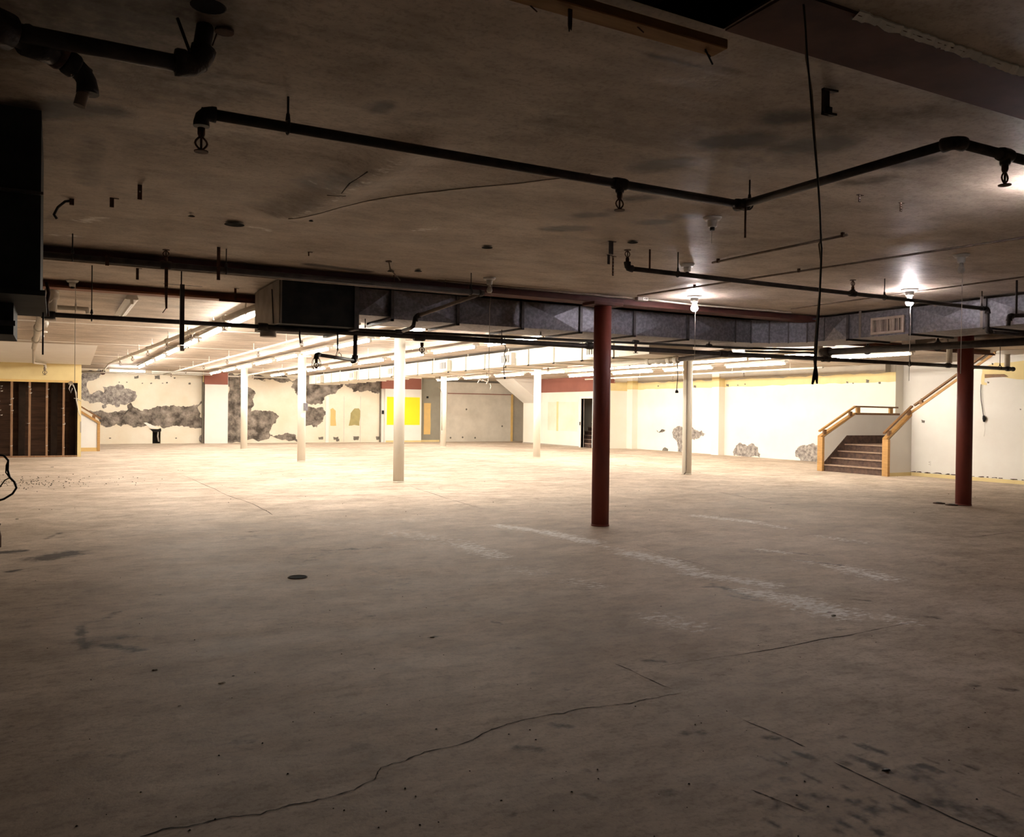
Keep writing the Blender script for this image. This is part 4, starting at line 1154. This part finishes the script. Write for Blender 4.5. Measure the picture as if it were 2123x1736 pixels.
# --- third branch on the right, with upright heads
t = thing('sprinkler_pipe', 'black sprinkler branch with upright heads passing below the two lit bulbs', 'pipe', (6, 7.0, 2.95))
Z3 = 2.95
A = P(1302, 556, z=Z3); B = P(2046, 641, z=Z3); y3 = (A.y + B.y) / 2; A.y = B.y = y3
pipe(t, [A, B], .024)
elbow(t, A, (1, 0, 0), (0, 0, 1), .024); sprinkler(t, A + Vector((0, 0, .06)), False)
q = Vector((P(1768, 605, y=y3).x, y3, Z3)); fitting(t, q, .024, .11, (1, 0, 0), name='tee'); fitting(t, q + Vector((0, 0, .025)), .02, .04, (0, 0, 1), name='outlet'); sprinkler(t, q + Vector((0, 0, .04)), False)
for u in (1405, 1834, 2036): hanger(t, (P(u, 600, y=y3).x, y3, Z3), .024)
Cq = Vector((B.x, B.y, ZZ(2046, 688, B)))
elbow(t, B, (-1, 0, 0), (0, 0, -1), .024); pipe(t, [B, Cq], .024)
Dq = Vector((Cq.x + 2.5, Cq.y - .3, Cq.z - .02)); elbow(t, Cq, (0, 0, 1), Dq - Cq, .024); pipe(t, [Cq, Dq], .024)
MB().box((P(1347, 556, y=y3 + .03).x - .01, y3 + .03, Z3), (P(1347, 556, y=y3 + .03).x + .01, y3 + .033, CZ)).build('strap', 'rust', t)
t = thing('pipe_stub', 'short black elbowed pipe in front of the duct at the right edge', 'pipe', (8, 6.0, 2.8))
a, b, c = P(2180, 653, y=5.9), P(2092, 655, y=5.9), P(2090, 676, y=5.9)
pipe(t, [a, b], .024); elbow(t, b, (1, 0, 0), (0, 0, -1), .024); pipe(t, [b, c], .024)
MB().tube([P(2107, 652, y=5.9), (P(2107, 652, y=5.9).x, 5.9, CZ)], .012, 8).build('hanger_rod', 'black_fitting', t)

# --- big pipe with valve at the upper left
t = thing('valve_pipe', 'thick black pipe with a valve body in the dark upper left corner', 'pipe', (0, 3.3, 3.0))
Zv = 2.98
a, b = P(150, 98, z=Zv), P(415, 132, z=Zv)
b.y = a.y = (a.y + b.y) / 2
pipe(t, [a - Vector((.25, 0, 0)), b], .034)
fitting(t, P(375, 128, y=a.y), .036, .05, (1, 0, 0)); elbow(t, b, (-1, 0, 0), (.15, .1, .6), .036); pipe(t, [b, b + Vector((.03, .03, CZ - Zv))], .036)
MB().tube([b + Vector((-.03, -.02, .03)), P(368, 38, z=CZ)], .007, 8).build('rod', 'black_fitting', t)
v0, v1 = P(-40, 40, z=Zv), P(118, 112, z=Zv)
MB().tube([v0, v0 + (v1 - v0) * .35, v0 + (v1 - v0) * .36, v0 + (v1 - v0) * .55, v0 + (v1 - v0) * .56, v1], [.07, .07, .04, .045, .062, .05], 16).build('valve_body', 'black_fitting', t)
e = P(182, 158, z=Zv - .05)
pipe(t, [v1, e], .034); fitting(t, v1, .04, .06, e - v1, 'rust'); elbow(t, e, v1 - e, (0, 0, -1), .03); pipe(t, [e, e - Vector((.03, 0, .13))], .024, 'dirty_pipe')
fitting(t, v1 + (e - v1) * .45, .036, .05, e - v1)
MB().tube([P(452, 62, z=CZ), P(440, 95, z=CZ - .06)], .003, 5).build('wire', 'rust', t)
MB().lathe([(.04, -.012), (.04, 0)], P(465, 62, z=CZ - .005), 12).build('ceiling_plate', 'rust', t)

# ================================================================== WHITE PIPES OF THE LIT HALL
def white_run(name, label, pts, r, hang=6, heads=0):
    t = thing(name, label, 'pipe', pts[0])
    pipe(t, pts, r, 'white_pipe', n=10)
    a, b = Vector(pts[0]), Vector(pts[1])
    for k in range(hang):
        q = a + (b - a) * ((k + .5) / hang)
        hanger(t, q, r, CZ, 'white_pipe')
    for k in range(heads):
        q = a + (b - a) * ((k + .9) / (heads + .5))
        fitting(t, q, r, r * 5, b - a, 'white_pipe', 'tee'); sprinkler(t, q - Vector((0, 0, r)), True, 'dirty_pipe', 1.2)
    return t


wz = 2.98
a, b = P(560, 624, z=wz), P(232, 752, z=wz); a.x = b.x = (a.x * .4 + b.x * .6)
a.y, b.y = 12.6, 35.0
t1 = white_run('white_pipe', 'white painted sprinkler pipe nearest the left side of the lit ceiling', [P(552, 628, z=wz), P(236, 750, z=wz)], .042, 8, 6)
pipe(t1, [P(236, 750, z=wz), P(226, 754, z=wz), P(213, 771, y=YB - .02)], .025, 'white_pipe')
p = P(213, 772, y=YB - .02); MB().lathe([(.11, -.02), (.11, .0)], (p.x, YB - .02, p.z), 12, 'y').build('wall_flange', 'rust', t1)
white_run('white_pipe', 'white painted sprinkler pipe between the first and second light rows', [Vector((4.4, 13.4, wz)), Vector((4.1, 38.6, wz))], .03, 8, 6)
white_run('white_pipe', 'white painted sprinkler pipe between the second and third light rows', [Vector((7.2, 13.4, wz)), Vector((7.1, 38.0, wz))], .03, 8, 5)
white_run('white_pipe', 'white painted pipe running just right of the white duct', [Vector((12.1, 13.0, 2.86)), Vector((12.3, 38.0, 2.86))], .04, 8, 6)
t = white_run('white_pipe', 'white painted pipe low under the ceiling before the cream right wall', [Vector((19.9, 17.5, wz)), Vector((19.8, 30.0, wz))], .03, 5, 3)
t = white_run('white_pipe', 'white painted pipe along the top of the back wall', [Vector((1.0, YB - .15, 3.02)), Vector((10, YB - .15, 3.02))], .03, 6, 0)
# flanged white main joining the dark one, right of the red column
t = thing('flanged_main', 'white pipe with chunky flanged couplings right of the near red column', 'pipe', (9, 14.5, 2.75))
a, b, c = P(1270, 755, y=15.2), P(1410, 745, y=13.2), P(1515, 733, y=11.4)
pipe(t, [a, b], .05, 'white_pipe'); pipe(t, [b, c], .05, 'black_pipe')
for u, v, y in ((1345, 750, 14.1), (1364, 748, 13.85), (1376, 747.5, 13.7), (1388, 747, 13.5), (1402, 746, 13.3)):
    fitting(t, P(u, v, y=y), .055, .1, b - a, 'white_pipe', 'flange')
# white drain pipes at the far left
t = thing('drain_pipe', 'white drain piping zigzagging down beside the black duct at left', 'pipe', (.2, 20, 2.6))
yw = 13.1
pipe(t, [P(106, 600, y=yw), P(105, 665, y=yw)], .075, 'drain_white'); fitting(t, P(106, 612, y=yw), .07, .12, (0, 0, 1), 'drain_white')
pts = [P(98, 614, y=12.8), P(88, 650, y=15.0), P(80, 680, y=17.5), P(74, 705, y=21), P(70, 722, y=24)]
MB().tube(pts, [.075, .07, .065, .055, .05], 12).build('pipe', 'drain_white', t)
for k in (1, 2, 3): fitting(t, pts[k], .06, .25, pts[k] - pts[k - 1], 'drain_white')
pipe(t, [pts[-1], P(70, 752, y=27.5), P(93, 755, y=29.2), P(94, 764, y=29.2)], .035, 'drain_white')
sprinkler(t, P(93, 762, y=29.2), True, 'dirty_pipe', 2.0)
t = thing('white_branch', 'short white pipe with elbow beside the black duct under the far ceiling', 'pipe', (1, 14.5, 2.9))
pipe(t, [P(112, 637, y=14.3), P(180, 641, y=14.3), P(183, 650, y=14.3)], .035, 'drain_white'); hanger(t, P(157, 640, y=14.3), .035, CZ, 'drain_white')
for k, (u, v, l) in enumerate(((92, 680, 'small white valve handle on the left drain, upper one'), (84, 705, 'small white valve handle on the left drain, lower one'))):
    p = P(u, v, z=2.98)
    o = thing('ceiling_socket', l.replace('valve handle on the left drain', 'lamp socket beside the left drain'), 'socket', (p.x, p.y, CZ), 'small sockets at far left')
    MB().lathe([(.13, -.03), (.13, 0)], (p.x, p.y, CZ), 14).build('plate', 'porcelain', o)
    MB().lathe([(.05, -.18), (.07, -.1), (.05, -.03)], (p.x, p.y, CZ), 12).build('socket', 'porcelain', o)

# ================================================================== FLUORESCENT FIXTURES
def fixture_proto(lit, name, length=2.44):
    """strip light along +y from its origin at one end, hanging at its origin height"""
    root = thing(name, 'x', 'light', (0, 0, 0))
    h = MB(); L = length
    h.prism([(-.065, 0, .05), (.065, 0, .05), (.09, 0, -.005), (.06, 0, -.012), (-.06, 0, -.012), (-.09, 0, -.005)], (0, L, 0))
    h.build('housing', 'fixture_white', root)
    MB().tube([(0, .05, -.05), (0, L - .05, -.05)], .019, 6, False).build('tube', 'tube_on' if lit else 'tube_off', root)
    for y in (.03, L - .03):
        MB().box((-.02, y - .022, -.075), (.02, y + .022, -.01)).build('lampholder', 'fixture_white', root)
    for y in (0.0, L):
        MB().box((-.07, y - .006, -.012), (.07, y + .006, .05)).build('end_plate', 'fixture_white', root)
    return root


proto_lit = fixture_proto(True, 'fluorescent_light')
first = [True]


def place_light(x, y, z, label, rot=0.0, group='lit fluorescent strips of the far hall'):
    o = proto_lit if first[0] else copy_tree(proto_lit)
    first[0] = False
    o.location = (x, y, z); o.rotation_euler = (0, 0, rot)
    tag(o, label, 'light', group)
    return o


ORD = ['nearest', 'second', 'third', 'fourth', 'fifth', 'sixth', 'seventh', 'eighth', 'ninth']
ROWS = [(2.75, 13.3, 'from the camera in the leftmost light row', 7), (5.85, 14.0, 'from the camera over the left column line', 8), (8.45, 14.3, 'from the camera just left of the white duct', 8),
        (13.5, 20.4, 'from the camera just right of the white duct', 6), (16.1, 13.6, 'from the camera in front of the maroon header', 8), (18.3, 17.4, 'from the camera nearest the cream right wall', 4)]
for (x, y0, nm, n) in ROWS:
    for k in range(n):
        place_light(x, y0 + k * 3.02, CZ - .10, '%s lit fluorescent strip %s' % (ORD[k], nm))
place_light(17.45, 12.75, 3.06, 'lit fluorescent strip glowing behind the thick dark main at right')
a = P(302, 766, y=37.4)
place_light(a.x, 37.4, CZ - .1, 'lit fluorescent strip set crosswise above the peeling plaster at far left', PI / 2).scale = (1, .55, 1)
off = fixture_proto(False, 'fluorescent_light')
tag(off, 'unlit white fluorescent strip hanging alone at left before the lit rows', 'light'); off.location = (.97, 13.2, CZ - .065)
off2 = copy_tree(off); off2.location = (P(440, 773, y=38.7).x, 38.7, CZ - .1); off2.rotation_euler = (0, 0, PI / 2)
tag(off2, 'unlit fluorescent strip set crosswise beside the white pilaster at the back wall', 'light')

# ================================================================== LAMP SOCKETS AND BULBS
def socket(u, v, label, lit=False, bulb=True, chain=None, s=1.0):
    p = P(u, v, z=CZ)
    s = s * (1.6 if lit else 1.2)
    o = thing('bulb_lamp' if bulb else 'lamp_socket', label, 'lamp', (p.x, p.y, CZ))
    MB().lathe([(.05 * s, -.03), (.062 * s, -.012), (.065 * s, 0)], (p.x, p.y, CZ), 20).build('ceiling_plate', 'porcelain', o)
    MB().lathe([(.024 * s, -.085), (.03 * s, -.08), (.034 * s, -.03)], (p.x, p.y, CZ), 16).build('socket', 'porcelain', o)
    if bulb:
        prof = [(.004, -.185), (.016, -.183), (.027, -.170), (.031, -.152), (.028, -.135), (.018, -.115), (.014, -.085)]
        MB().lathe([(r * s, -.085 + (z + .085) * (1.25 if lit else 1)) for r, z in prof], (p.x, p.y, CZ), 10).build('bulb', 'bulb_on' if lit else 'glass_bulb', o)
    else:
        MB().lathe([(.02, -.11), (.02, -.085)], (p.x, p.y, CZ), 12).build('screw_shell', 'black', o)
    if chain:
        pts = [(p.x + .03 * s, p.y, CZ - .07)] + [(p.x + .03 * s + dx, p.y, ZZ(u, vv_, p)) for dx, vv_ in chain]
        MB().tube(pts, .0035, 6).build('pull_cord', 'cable_pale', o)
    return o


socket(1440, 614, 'lit bare bulb on the ceiling right of the near red column', True, True, [(-.03, 650), (-.03, 690), (-.032, 745)])
socket(1886, 600, 'lit bare bulb on the ceiling above the louvred grille', True, True, [(-.035, 648), (-.02, 660), (-.03, 715), (-.035, 790)])
socket(2192, 372, 'lit bare bulb at the right edge whose glow reaches the ceiling in view', True, True)
socket(1015, 576, 'unlit bare bulb on the ceiling left of the near red column', False, True, [(-.03, 640), (-.03, 700), (-.03, 780)])
socket(1477, 450, 'empty lamp socket under the foreground pipe corner', False, False, [(-.04, 478), (-.042, 505)])
socket(1425, 548, 'empty lamp socket above the pipe left of the lit bulb', False, False)
socket(1993, 528, 'unlit bare bulb on the ceiling above the right red column', False, True, [(-.005, 560), (-.015, 590), (-.015, 680), (-.02, 775)])
socket(150, 581, 'white lamp socket with a long cord at far left', False, False, [(0, 620), (0, 700), (0, 795)])

# ================================================================== CONDUITS ON THE CEILING
def conduit(label, pts, r, m='dirty_pipe', clips=()):
    t = thing('conduit', label, 'conduit', pts[0])
    pipe(t, pts, r, m, n=8)
    for q in clips:
        q = Vector(q); MB().box((q.x - .012, q.y - .012, q.z - r), (q.x + .012, q.y + .012, CZ)).build('clip', 'rust', t)
    return t


zc_ = CZ - .03
a, b = P(1477, 545, z=zc_), P(1757, 487, z=zc_); conduit('short loose conduit hanging under the ceiling behind the long cable', [a, b], .012, 'dirty_pipe', (a * .95 + b * .05, b * .97 + a * .03))
a, b = P(1322, 613, z=zc_), P(2180, 484, z=zc_); conduit('long thin conduit rising to the right edge across the ceiling', [a, (a + b) / 2, b], .011, 'dirty_pipe', (a * .8 + b * .2, a * .5 + b * .5))
a, b = P(1640, 641, z=zc_), P(2180, 566, z=zc_); conduit('thin conduit on the ceiling just above the right duct run', [a, b], .010, 'dirty_pipe', (a * .6 + b * .4,))
a, b = P(900, 584, z=zc_), P(1318, 618, z=zc_); a.y = b.y = 9.45; conduit('thin conduit along the ceiling beside the red girder', [a, b], .011, 'dirty_pipe')
p = P(1330, 620, y=9.5)
jb = thing('junction_box', 'pale junction box on the ceiling above the near red column', 'junction box', (p.x, p.y, p.z))
MB().bbox((p.x - .09, p.y - .04, p.z - .03), (p.x + .09, p.y + .04, p.z + .03), .004).build('box', 'galv_side', jb)
MB().box((p.x - .0, p.y - .043, p.z - .024), (p.x + .085, p.y - .039, p.z + .024)).build('cover', 'white_panel', jb)
for s in (.02, .045, .065): MB().lathe([(.007, 0), (.007, .004)], (p.x + s, p.y - .046, p.z), 8, 'y').build('knockout', 'black', jb)
p2 = p + Vector((.18, 0, 0)); conduit('white conduit from the junction box towards the lit bulb', [p2 - Vector((.1, 0, 0)), P(1440, 632, y=9.5), P(1640, 648, y=9.5)], .012, 'white_pipe')

# ================================================================== HANGER STRAPS AND BRACKETS
def strap(u, v0, v1, w, label, holes=0, m='rust', z=CZ, foot=True):
    p = P(u, v0, z=z); zb = ZZ(u, v1, p)
    t = thing('hanger_strap', label, 'strap', (p.x, p.y, z))
    MB().box((p.x - w / 2, p.y - .002, zb), (p.x + w / 2, p.y + .002, z)).build('strap', m, t)
    if foot: MB().box((p.x - w / 2, p.y - .002, z - .004), (p.x + w / 2 + .035, p.y + .02, z)).build('foot', m, t)
    for k in range(holes):
        zz = zb + (z - zb) * (k + .5) / holes
        MB().lathe([(w * .2, 0), (w * .2, .001)], (p.x, p.y - .0035, zz), 8, 'y').build('hole', 'plaster_bit', t)
    return t


strap(1782, 403, 419, .022, 'short perforated strap on the ceiling, left of the pair near the right bulb glow', 3)
strap(1868, 419, 439, .022, 'short perforated strap on the ceiling, right of the pair near the right bulb glow', 4)
strap(290, 381, 414, .03, 'bent tin strap on the ceiling right of the black duct', 1)
strap(232, 410, 430, .03, 'stubby tin strap on the ceiling between the black duct and the bent strap', 0)
strap(640, 522, 531, .012, 'tiny hook strap on the ceiling above the plenum', 0)
strap(285, 556, 580, .03, 'plain hanging strap below the pipe at left', 0, z=CZ - .0)
strap(488, 598, 622, .03, 'plain hanging strap just left of the plenum', 0, z=CZ)
strap(1267, 500, 527, .05, 'wide dark bracket strap on the ceiling left of the upright head', 0, 'black_fitting')
strap(1271, 531, 572, .018, 'long perforated strap hanging below the wide bracket', 6)
strap(1262, 528, 548, .03, 'stub strap twisted beside the wide bracket', 0, 'black_fitting', CZ - .01)
p = P(1712, 184, z=CZ)
t = thing('ceiling_bracket', 'black c-shaped bracket hanging from the ceiling at upper right', 'bracket', (p.x, p.y, CZ))
zb = ZZ(1712, 238, p)
MB().box((p.x - .02, p.y - .008, zb), (p.x + .02, p.y + .008, CZ)).build('web', 'black_fitting', t)
MB().prism([(p.x - .02, p.y - .009, CZ - .012), (p.x + .066, p.y - .022, CZ - .012), (p.x + .045, p.y + .012, CZ - .012), (p.x - .02, p.y + .009, CZ - .012)], (0, 0, .011)).build('top_leg', 'black_fitting', t)
MB().prism([(p.x - .02, p.y - .009, zb), (p.x + .062, p.y - .018, zb), (p.x + .045, p.y + .012, zb), (p.x - .02, p.y + .009, zb)], (0, 0, .012)).build('bottom_leg', 'black_fitting', t)
MB().box((p.x + .0, p.y - .012, zb + .01), (p.x + .035, p.y + .012, zb + .04)).build('bolt', 'black', t)
p = P(806, 542, z=CZ)
t = thing('ceiling_wire', 'kinked wire dangling from the ceiling above the plenum', 'wire', (p.x, p.y, CZ))
MB().tube([p, P(809, 558, y=p.y), P(830, 582, y=p.y)], .006, 6).build('wire', 'cable_tan', t); MB().lathe([(.035, -.008), (.035, 0)], p, 10).build('plate', 'rust', t)
p = P(150, 412, z=CZ)
t = thing('ceiling_wire', 'curled black cable stub on the ceiling right of the black duct', 'wire', (p.x, p.y, CZ))
MB().tube([P(150, 416, y=p.y), P(135, 418, y=p.y), P(120, 430, y=p.y), P(112, 445, y=p.y), P(118, 454, y=p.y)], .010, 8).build('cable', 'cable', t)
MB().box((p.x - .02, p.y - .012, CZ - .05), (p.x + .012, p.y + .012, CZ)).build('clip', 'rust', t)
# sprung strip of wood at top centre + loose timber in the hole
t = thing('loose_timber', 'loose yellowish timber hanging along the torn ceiling hole', 'timber', (1.5, 2.72, 3.09))
MB().bbox((-.6, 2.67, 3.07), (2.45, 2.765, 3.11), .004).build('board', 'joist', t)
for x, y in ((1.55, 2.76), (2.0, 2.70), (2.38, 2.74)): MB().tube([(x, y, 3.075), (x + .03, y - .01, 3.05)], .003, 5).build('nail', 'rust', t)
MB().tube([(2.37, 2.72, 3.07), (2.42, 2.73, 3.02)], .004, 5).build('nail', 'black', t)
p = P(1160, 20, z=3.1)
t = thing('hanging_sliver', 'split dark strip hanging down at the top centre of the ceiling', 'strip', (p.x, p.y, 3.1))
q = p + Vector((0, -.08, 0))
MB().prism([(q.x - .009, q.y, CZ), (q.x + .009, q.y, CZ), (q.x + .008, q.y, ZZ(1160, 50, q)), (q.x + .006, q.y, ZZ(1160, 62, q)), (q.x + .001, q.y, ZZ(1160, 55, q)), (q.x - .003, q.y, ZZ(1160, 66, q)), (q.x - .008, q.y, ZZ(1160, 52, q))], (0, .006, 0)).build('strip', 'riser', t)

# ================================================================== HANGING CABLES
def dp(u, v, d):
    return EYE + ray(u, v) * d


t = thing('hanging_cable', 'long twin cable hanging from the ceiling in front of the right half', 'cable', dp(1690, 600, 3.25))
d0 = 3.3
top = dp(1664, -30, d0); top.z = CZ
s1 = [top] + [dp(u, v, d0) for u, v in ((1666, 10), (1670, 60), (1674, 120), (1680, 190), (1687, 280), (1695, 370), (1700, 440), (1702, 500), (1704, 515), (1702, 560), (1700, 610), (1697, 660), (1694, 700), (1692, 740), (1691, 765))]
s2 = [top + Vector((.004, 0, 0))] + [dp(u, v, d0 + .01) for u, v in ((1667, 10), (1671, 60), (1671, 120), (1683, 190), (1689, 280), (1696, 370), (1701, 440), (1703, 495), (1698, 507), (1702, 540), (1699, 610), (1694, 660), (1690, 710), (1688, 745), (1690, 768))]
MB().tube(s1, .0036, 8).build('strand', 'cable', t); MB().tube(s2, .0036, 8).build('strand', 'cable_tan', t)
MB().tube([dp(1691, 760, d0), dp(1690, 775, d0), dp(1684, 797, d0)], [.005, .009, .004], 8).build('frayed_end', 'black', t)
MB().tube([dp(1691, 760, d0), dp(1692, 778, d0), dp(1694, 796, d0)], [.005, .008, .003], 8).build('frayed_end', 'black', t)
t = thing('hanging_chain', 'thin wavy wire dangling below the duct left of the red column', 'wire', P(1043, 700, y=10.6))
MB().tube([P(u, v, y=10.6) for u, v in ((1048, 697), (1044, 707), (1049, 722), (1045, 735), (1049, 747), (1044, 760), (1045, 775), (1046, 782))], .006, 6).build('wire', 'cable', t)
MB().tube([P(1046, 781, y=10.6), P(1047, 786, y=10.6)], .014, 8).build('end_weight', 'black', t)
t = thing('dangling_wire', 'thin cord with a black end hanging beside the cream column right of the red one', 'wire', P(1403, 745, y=13.3))
MB().tube([P(1404, 747, y=13.3), P(1405, 780, y=13.3), P(1403, 810, y=13.3)], .008, 6).build('cord', 'cable', t); MB().lathe([(.03, -.03), (.035, 0), (.02, .03)], P(1403, 812, y=13.3), 10).build('end_weight', 'black', t)
t = thing('wall_cord', 'thin cord with a black plug hanging on the white wall right of the red column', 'cord', P(2033, 812, x=XS - .03))
MB().tube([P(u, v, x=XS - .03) for u, v in ((2034, 797), (2033, 812), (2034, 830), (2037, 850), (2039, 864))], .008, 6).build('cord', 'cable', t)
MB().tube([P(2039, 862, x=XS - .04), P(2041, 868, x=XS - .04), P(2040, 875, x=XS - .04)], [.02, .045, .02], 8).build('plug', 'black', t)
MB().tube([P(u, v, x=XS - .03) for u, v in ((2041, 874), (2042, 890), (2040, 905))], .004, 5).build('tail', 'cable_pale', t)
yq = YP - .06
t = thing('wire_tangle', 'tangle of grey wires hanging at the corner of the stud partition', 'wire', P(148, 800, y=yq))
MB().lathe([(.07, 0), (.07, .05)], P(147, 795, y=yq), 12, 'y').build('box', 'cable_tan', t)
for pts in (((147, 796), (143, 806), (147, 815), (150, 805)), ((150, 797), (155, 806), (157, 818), (160, 835), (162, 850)), ((152, 798), (158, 815), (158, 830), (164, 858), (166, 862)), ((153, 826), (160, 827), (168, 832))):
    MB().tube([P(u, v, y=yq) for u, v in pts], .012, 6).build('wire', 'cable_pale', t)
yq = 4.7
t = thing('floor_cable', 'black cable looping into the picture at the left edge', 'cable', P(0, 1038, y=yq))
MB().tube([P(u, v, y=yq) for u, v in ((-60, 1050), (-15, 1042), (8, 1035), (26, 1024), (34, 1012), (30, 1000), (20, 990), (16, 975), (17, 955), (8, 945), (-20, 942))], .005, 8).build('cable', 'cable', t)
MB().tube([P(u, v, y=yq) for u, v in ((20, 991), (12, 980), (13, 965), (17, 955))], .003, 6).build('strand', 'cable', t)
MB().tube([P(u, v, y=yq) for u, v in ((20, 991), (10, 996), (0, 1010), (-20, 1020))], .003, 6).build('strand', 'cable_tan', t)
p = P(-4, 1135, z=0)
t = thing('corner_post', 'thin dark splintered post at the left edge of the floor', 'post', (p.x, p.y, 0))
MB().tube([(p.x, p.y, 0), (p.x + .01, p.y, .12), (p.x - .01, p.y, .22), (p.x + .02, p.y, .26)], [.03, .022, .02, .008], 8).build('shaft', 'rust', t)

# loose hung fittings at the back: bracket fan on the ceiling by the soffit
p = P(1005, 792, y=34.5)
t = thing('broken_fixture', 'broken fitting with dangling scraps near the back wall ceiling', 'fixture', (p.x, 34.5, p.z))
for (u, v, u2, v2) in ((985, 782, 1000, 790), (1000, 788, 1012, 794), (1012, 784, 1008, 796), (996, 780, 990, 794), (1016, 795, 1016, 808)):
    MB().tube([P(u, v, y=34.5), P((u + u2) / 2 + 2, (v + v2) / 2, y=34.5), P(u2, v2, y=34.5)], .025, 6).build('scrap', 'plaster_bit', t)

# ================================================================== FLOOR DETAILS
def crack(pts, w, seed, rough=.06, lev=3):
    q = [P(u, v, z=0) for u, v in pts]
    rnd = random.Random(seed)
    for _ in range(lev):
        out = []
        for i in range(len(q) - 1):
            d = q[i + 1] - q[i]
            out += [q[i], (q[i] + q[i + 1]) / 2 + Vector((-d.y, d.x, 0)) * rnd.gauss(0, rough)]
        q = out + [q[-1]]
    v, f = [], []
    n = len(q)
    for i, p in enumerate(q):
        d = (q[min(i + 1, n - 1)] - q[max(i - 1, 0)]); d = Vector((-d.y, d.x, 0)).normalized() * w * 2.1 * rnd.uniform(.3, 1) * (.4 if i in (0, n - 1) else 1)
        v += [p + d + Vector((0, 0, .0012)), p - d + Vector((0, 0, .0012))]
    for i in range(n - 1): f.append((2 * i, 2 * i + 1, 2 * i + 3, 2 * i + 2))
    return MB().add(v, f).build('crack', 'crack', floor)


crack([(290, 1736), (420, 1708), (540, 1690), (600, 1670), (680, 1655), (775, 1618), (790, 1592), (880, 1560), (1000, 1522), (1060, 1500), (1180, 1475), (1280, 1462), (1340, 1450), (1415, 1437)], .0022, 1, .07)
crack([(1275, 1377), (1330, 1402), (1395, 1430)], .0022, 2, .02)
crack([(1540, 1493), (1605, 1520), (1670, 1550)], .002, 3, .02)
crack([(1730, 1582), (1850, 1640), (1960, 1690), (2123, 1760)], .0025, 4, .015)
crack([(1912, 1289), (1760, 1318), (1600, 1347), (1500, 1362)], .003, 5, .015)
crack([(1500, 1362), (1430, 1372), (1370, 1382)], .0015, 6, .02)
crack([(1557, 1638), (1600, 1655), (1670, 1684)], .002, 7, .02)
crack([(375, 985), (470, 1027), (565, 1068)], .005, 8, .01)
crack([(1998, 1115), (2060, 1109), (2180, 1096)], .005, 9, .02)
crack([(850, 1008), (1000, 1055)], .004, 10, .01)
crack([(1320, 1130), (1500, 1185)], .002, 11, .02)
crack([(1490, 1020), (1640, 1048), (1710, 1051)], .006, 12, .03)
p = P(617, 1197.5, z=0)
t = thing('floor_drain', 'round dark floor drain hole in the near concrete', 'drain', (p.x, p.y, 0))
MB().lathe([(.083, 0), (.083, .003), (.07, .004)], (p.x, p.y, 0), 28).build('hole', 'void', t)  # flat near-black disc, the drain's inner shade put into its colour
ring = [(p.x + math.cos(2 * PI * k / 28) * .086, p.y + math.sin(2 * PI * k / 28) * .086, .002) for k in range(29)]
MB().tube(ring, .005, 6, False).build('rim', 'rust', t)


def chip(u, v, s, m, label, seed, cat='debris', group='loose chips on the floor'):
    rnd = random.Random(seed); p = P(u, v, z=0)
    n = 7
    pts = [(p.x + math.cos(2 * PI * k / n) * s * rnd.uniform(.6, 1.1), p.y + math.sin(2 * PI * k / n) * s * .6 * rnd.uniform(.6, 1.1)) for k in range(n)]
    mb = MB(); h = s * .25
    v_ = [(a, b, .0005) for a, b in pts] + [((a - p.x) * .7 + p.x, (b - p.y) * .7 + p.y, h * rnd.uniform(.6, 1)) for a, b in pts]
    f_ = [tuple(range(n - 1, -1, -1)), tuple(range(n, 2 * n))] + [(k, (k + 1) % n, n + (k + 1) % n, n + k) for k in range(n)]
    o = mb.add(v_, f_).build('debris_chip', m, at=(p.x, p.y, 0))
    return tag(o, label, cat, group)


chip(322, 1390, .022, 'plaster_bit', 'pale flat plaster chip on the dark floor at lower left', 1)
chip(459, 1417, .022, 'plaster_bit', 'pale lumpy plaster chip right of the flat one on the lower left floor', 2)
chip(372, 1464, .012, 'plaster_bit', 'small brownish chip below the two pale plaster chips', 3)
chip(484, 1402, .010, 'black', 'small dark chip above the lumpy pale chip', 4)
chip(1728, 1277, .03, 'concrete_dark', 'dark grey lump at the end of the white scrape on the floor', 5)
chip(896, 1322, .022, 'concrete_dark', 'dark grey lump alone in the middle of the near floor', 6)
chip(35, 1077, .035, 'concrete_dark', 'dark lump on the floor near the left cable loop', 7)
chip(1838, 1597, .028, 'black', 'shiny black flake among the dark streaks at lower right', 8)
chip(120, 1577, .008, 'plaster_bit', 'tiny white chip at the lower left corner of the floor', 9)
chip(108, 969, .05, 'concrete_dark', 'dark speck of rubble in front of the stud partition', 10)
# grit nobody could count: left sweep and scattered grains
gm = MB(); rnd = random.Random(21)
for k in range(420):
    if k < 190:
        u = abs(rnd.gauss(0, 130)); v = 1003 + rnd.gauss(0, 7) - u * .02; s = rnd.uniform(.006, .022)
    else:
        u = rnd.uniform(0, 2123); v = rnd.uniform(1080, 1736) if k < 350 else rnd.uniform(960, 1080); s = rnd.uniform(.003, .007) if k < 350 else rnd.uniform(.006, .015)
    p = P(u, v, z=0); a = rnd.uniform(0, PI)
    vs4 = [(p.x + math.cos(a + j * PI / 2) * s * rnd.uniform(.6, 1.2), p.y + math.sin(a + j * PI / 2) * s * rnd.uniform(.6, 1.2), .0004) for j in range(4)]
    gm.add(vs4 + [(p.x, p.y, s * .8)], [(0, 1, 4), (1, 2, 4), (2, 3, 4), (3, 0, 4), (3, 2, 1, 0)])
o = gm.build('floor_grit', 'crack', at=(0, 0, 0))
tag(o, 'scattered dark grit and grains over the concrete floor', 'grit'); o['kind'] = 'stuff'
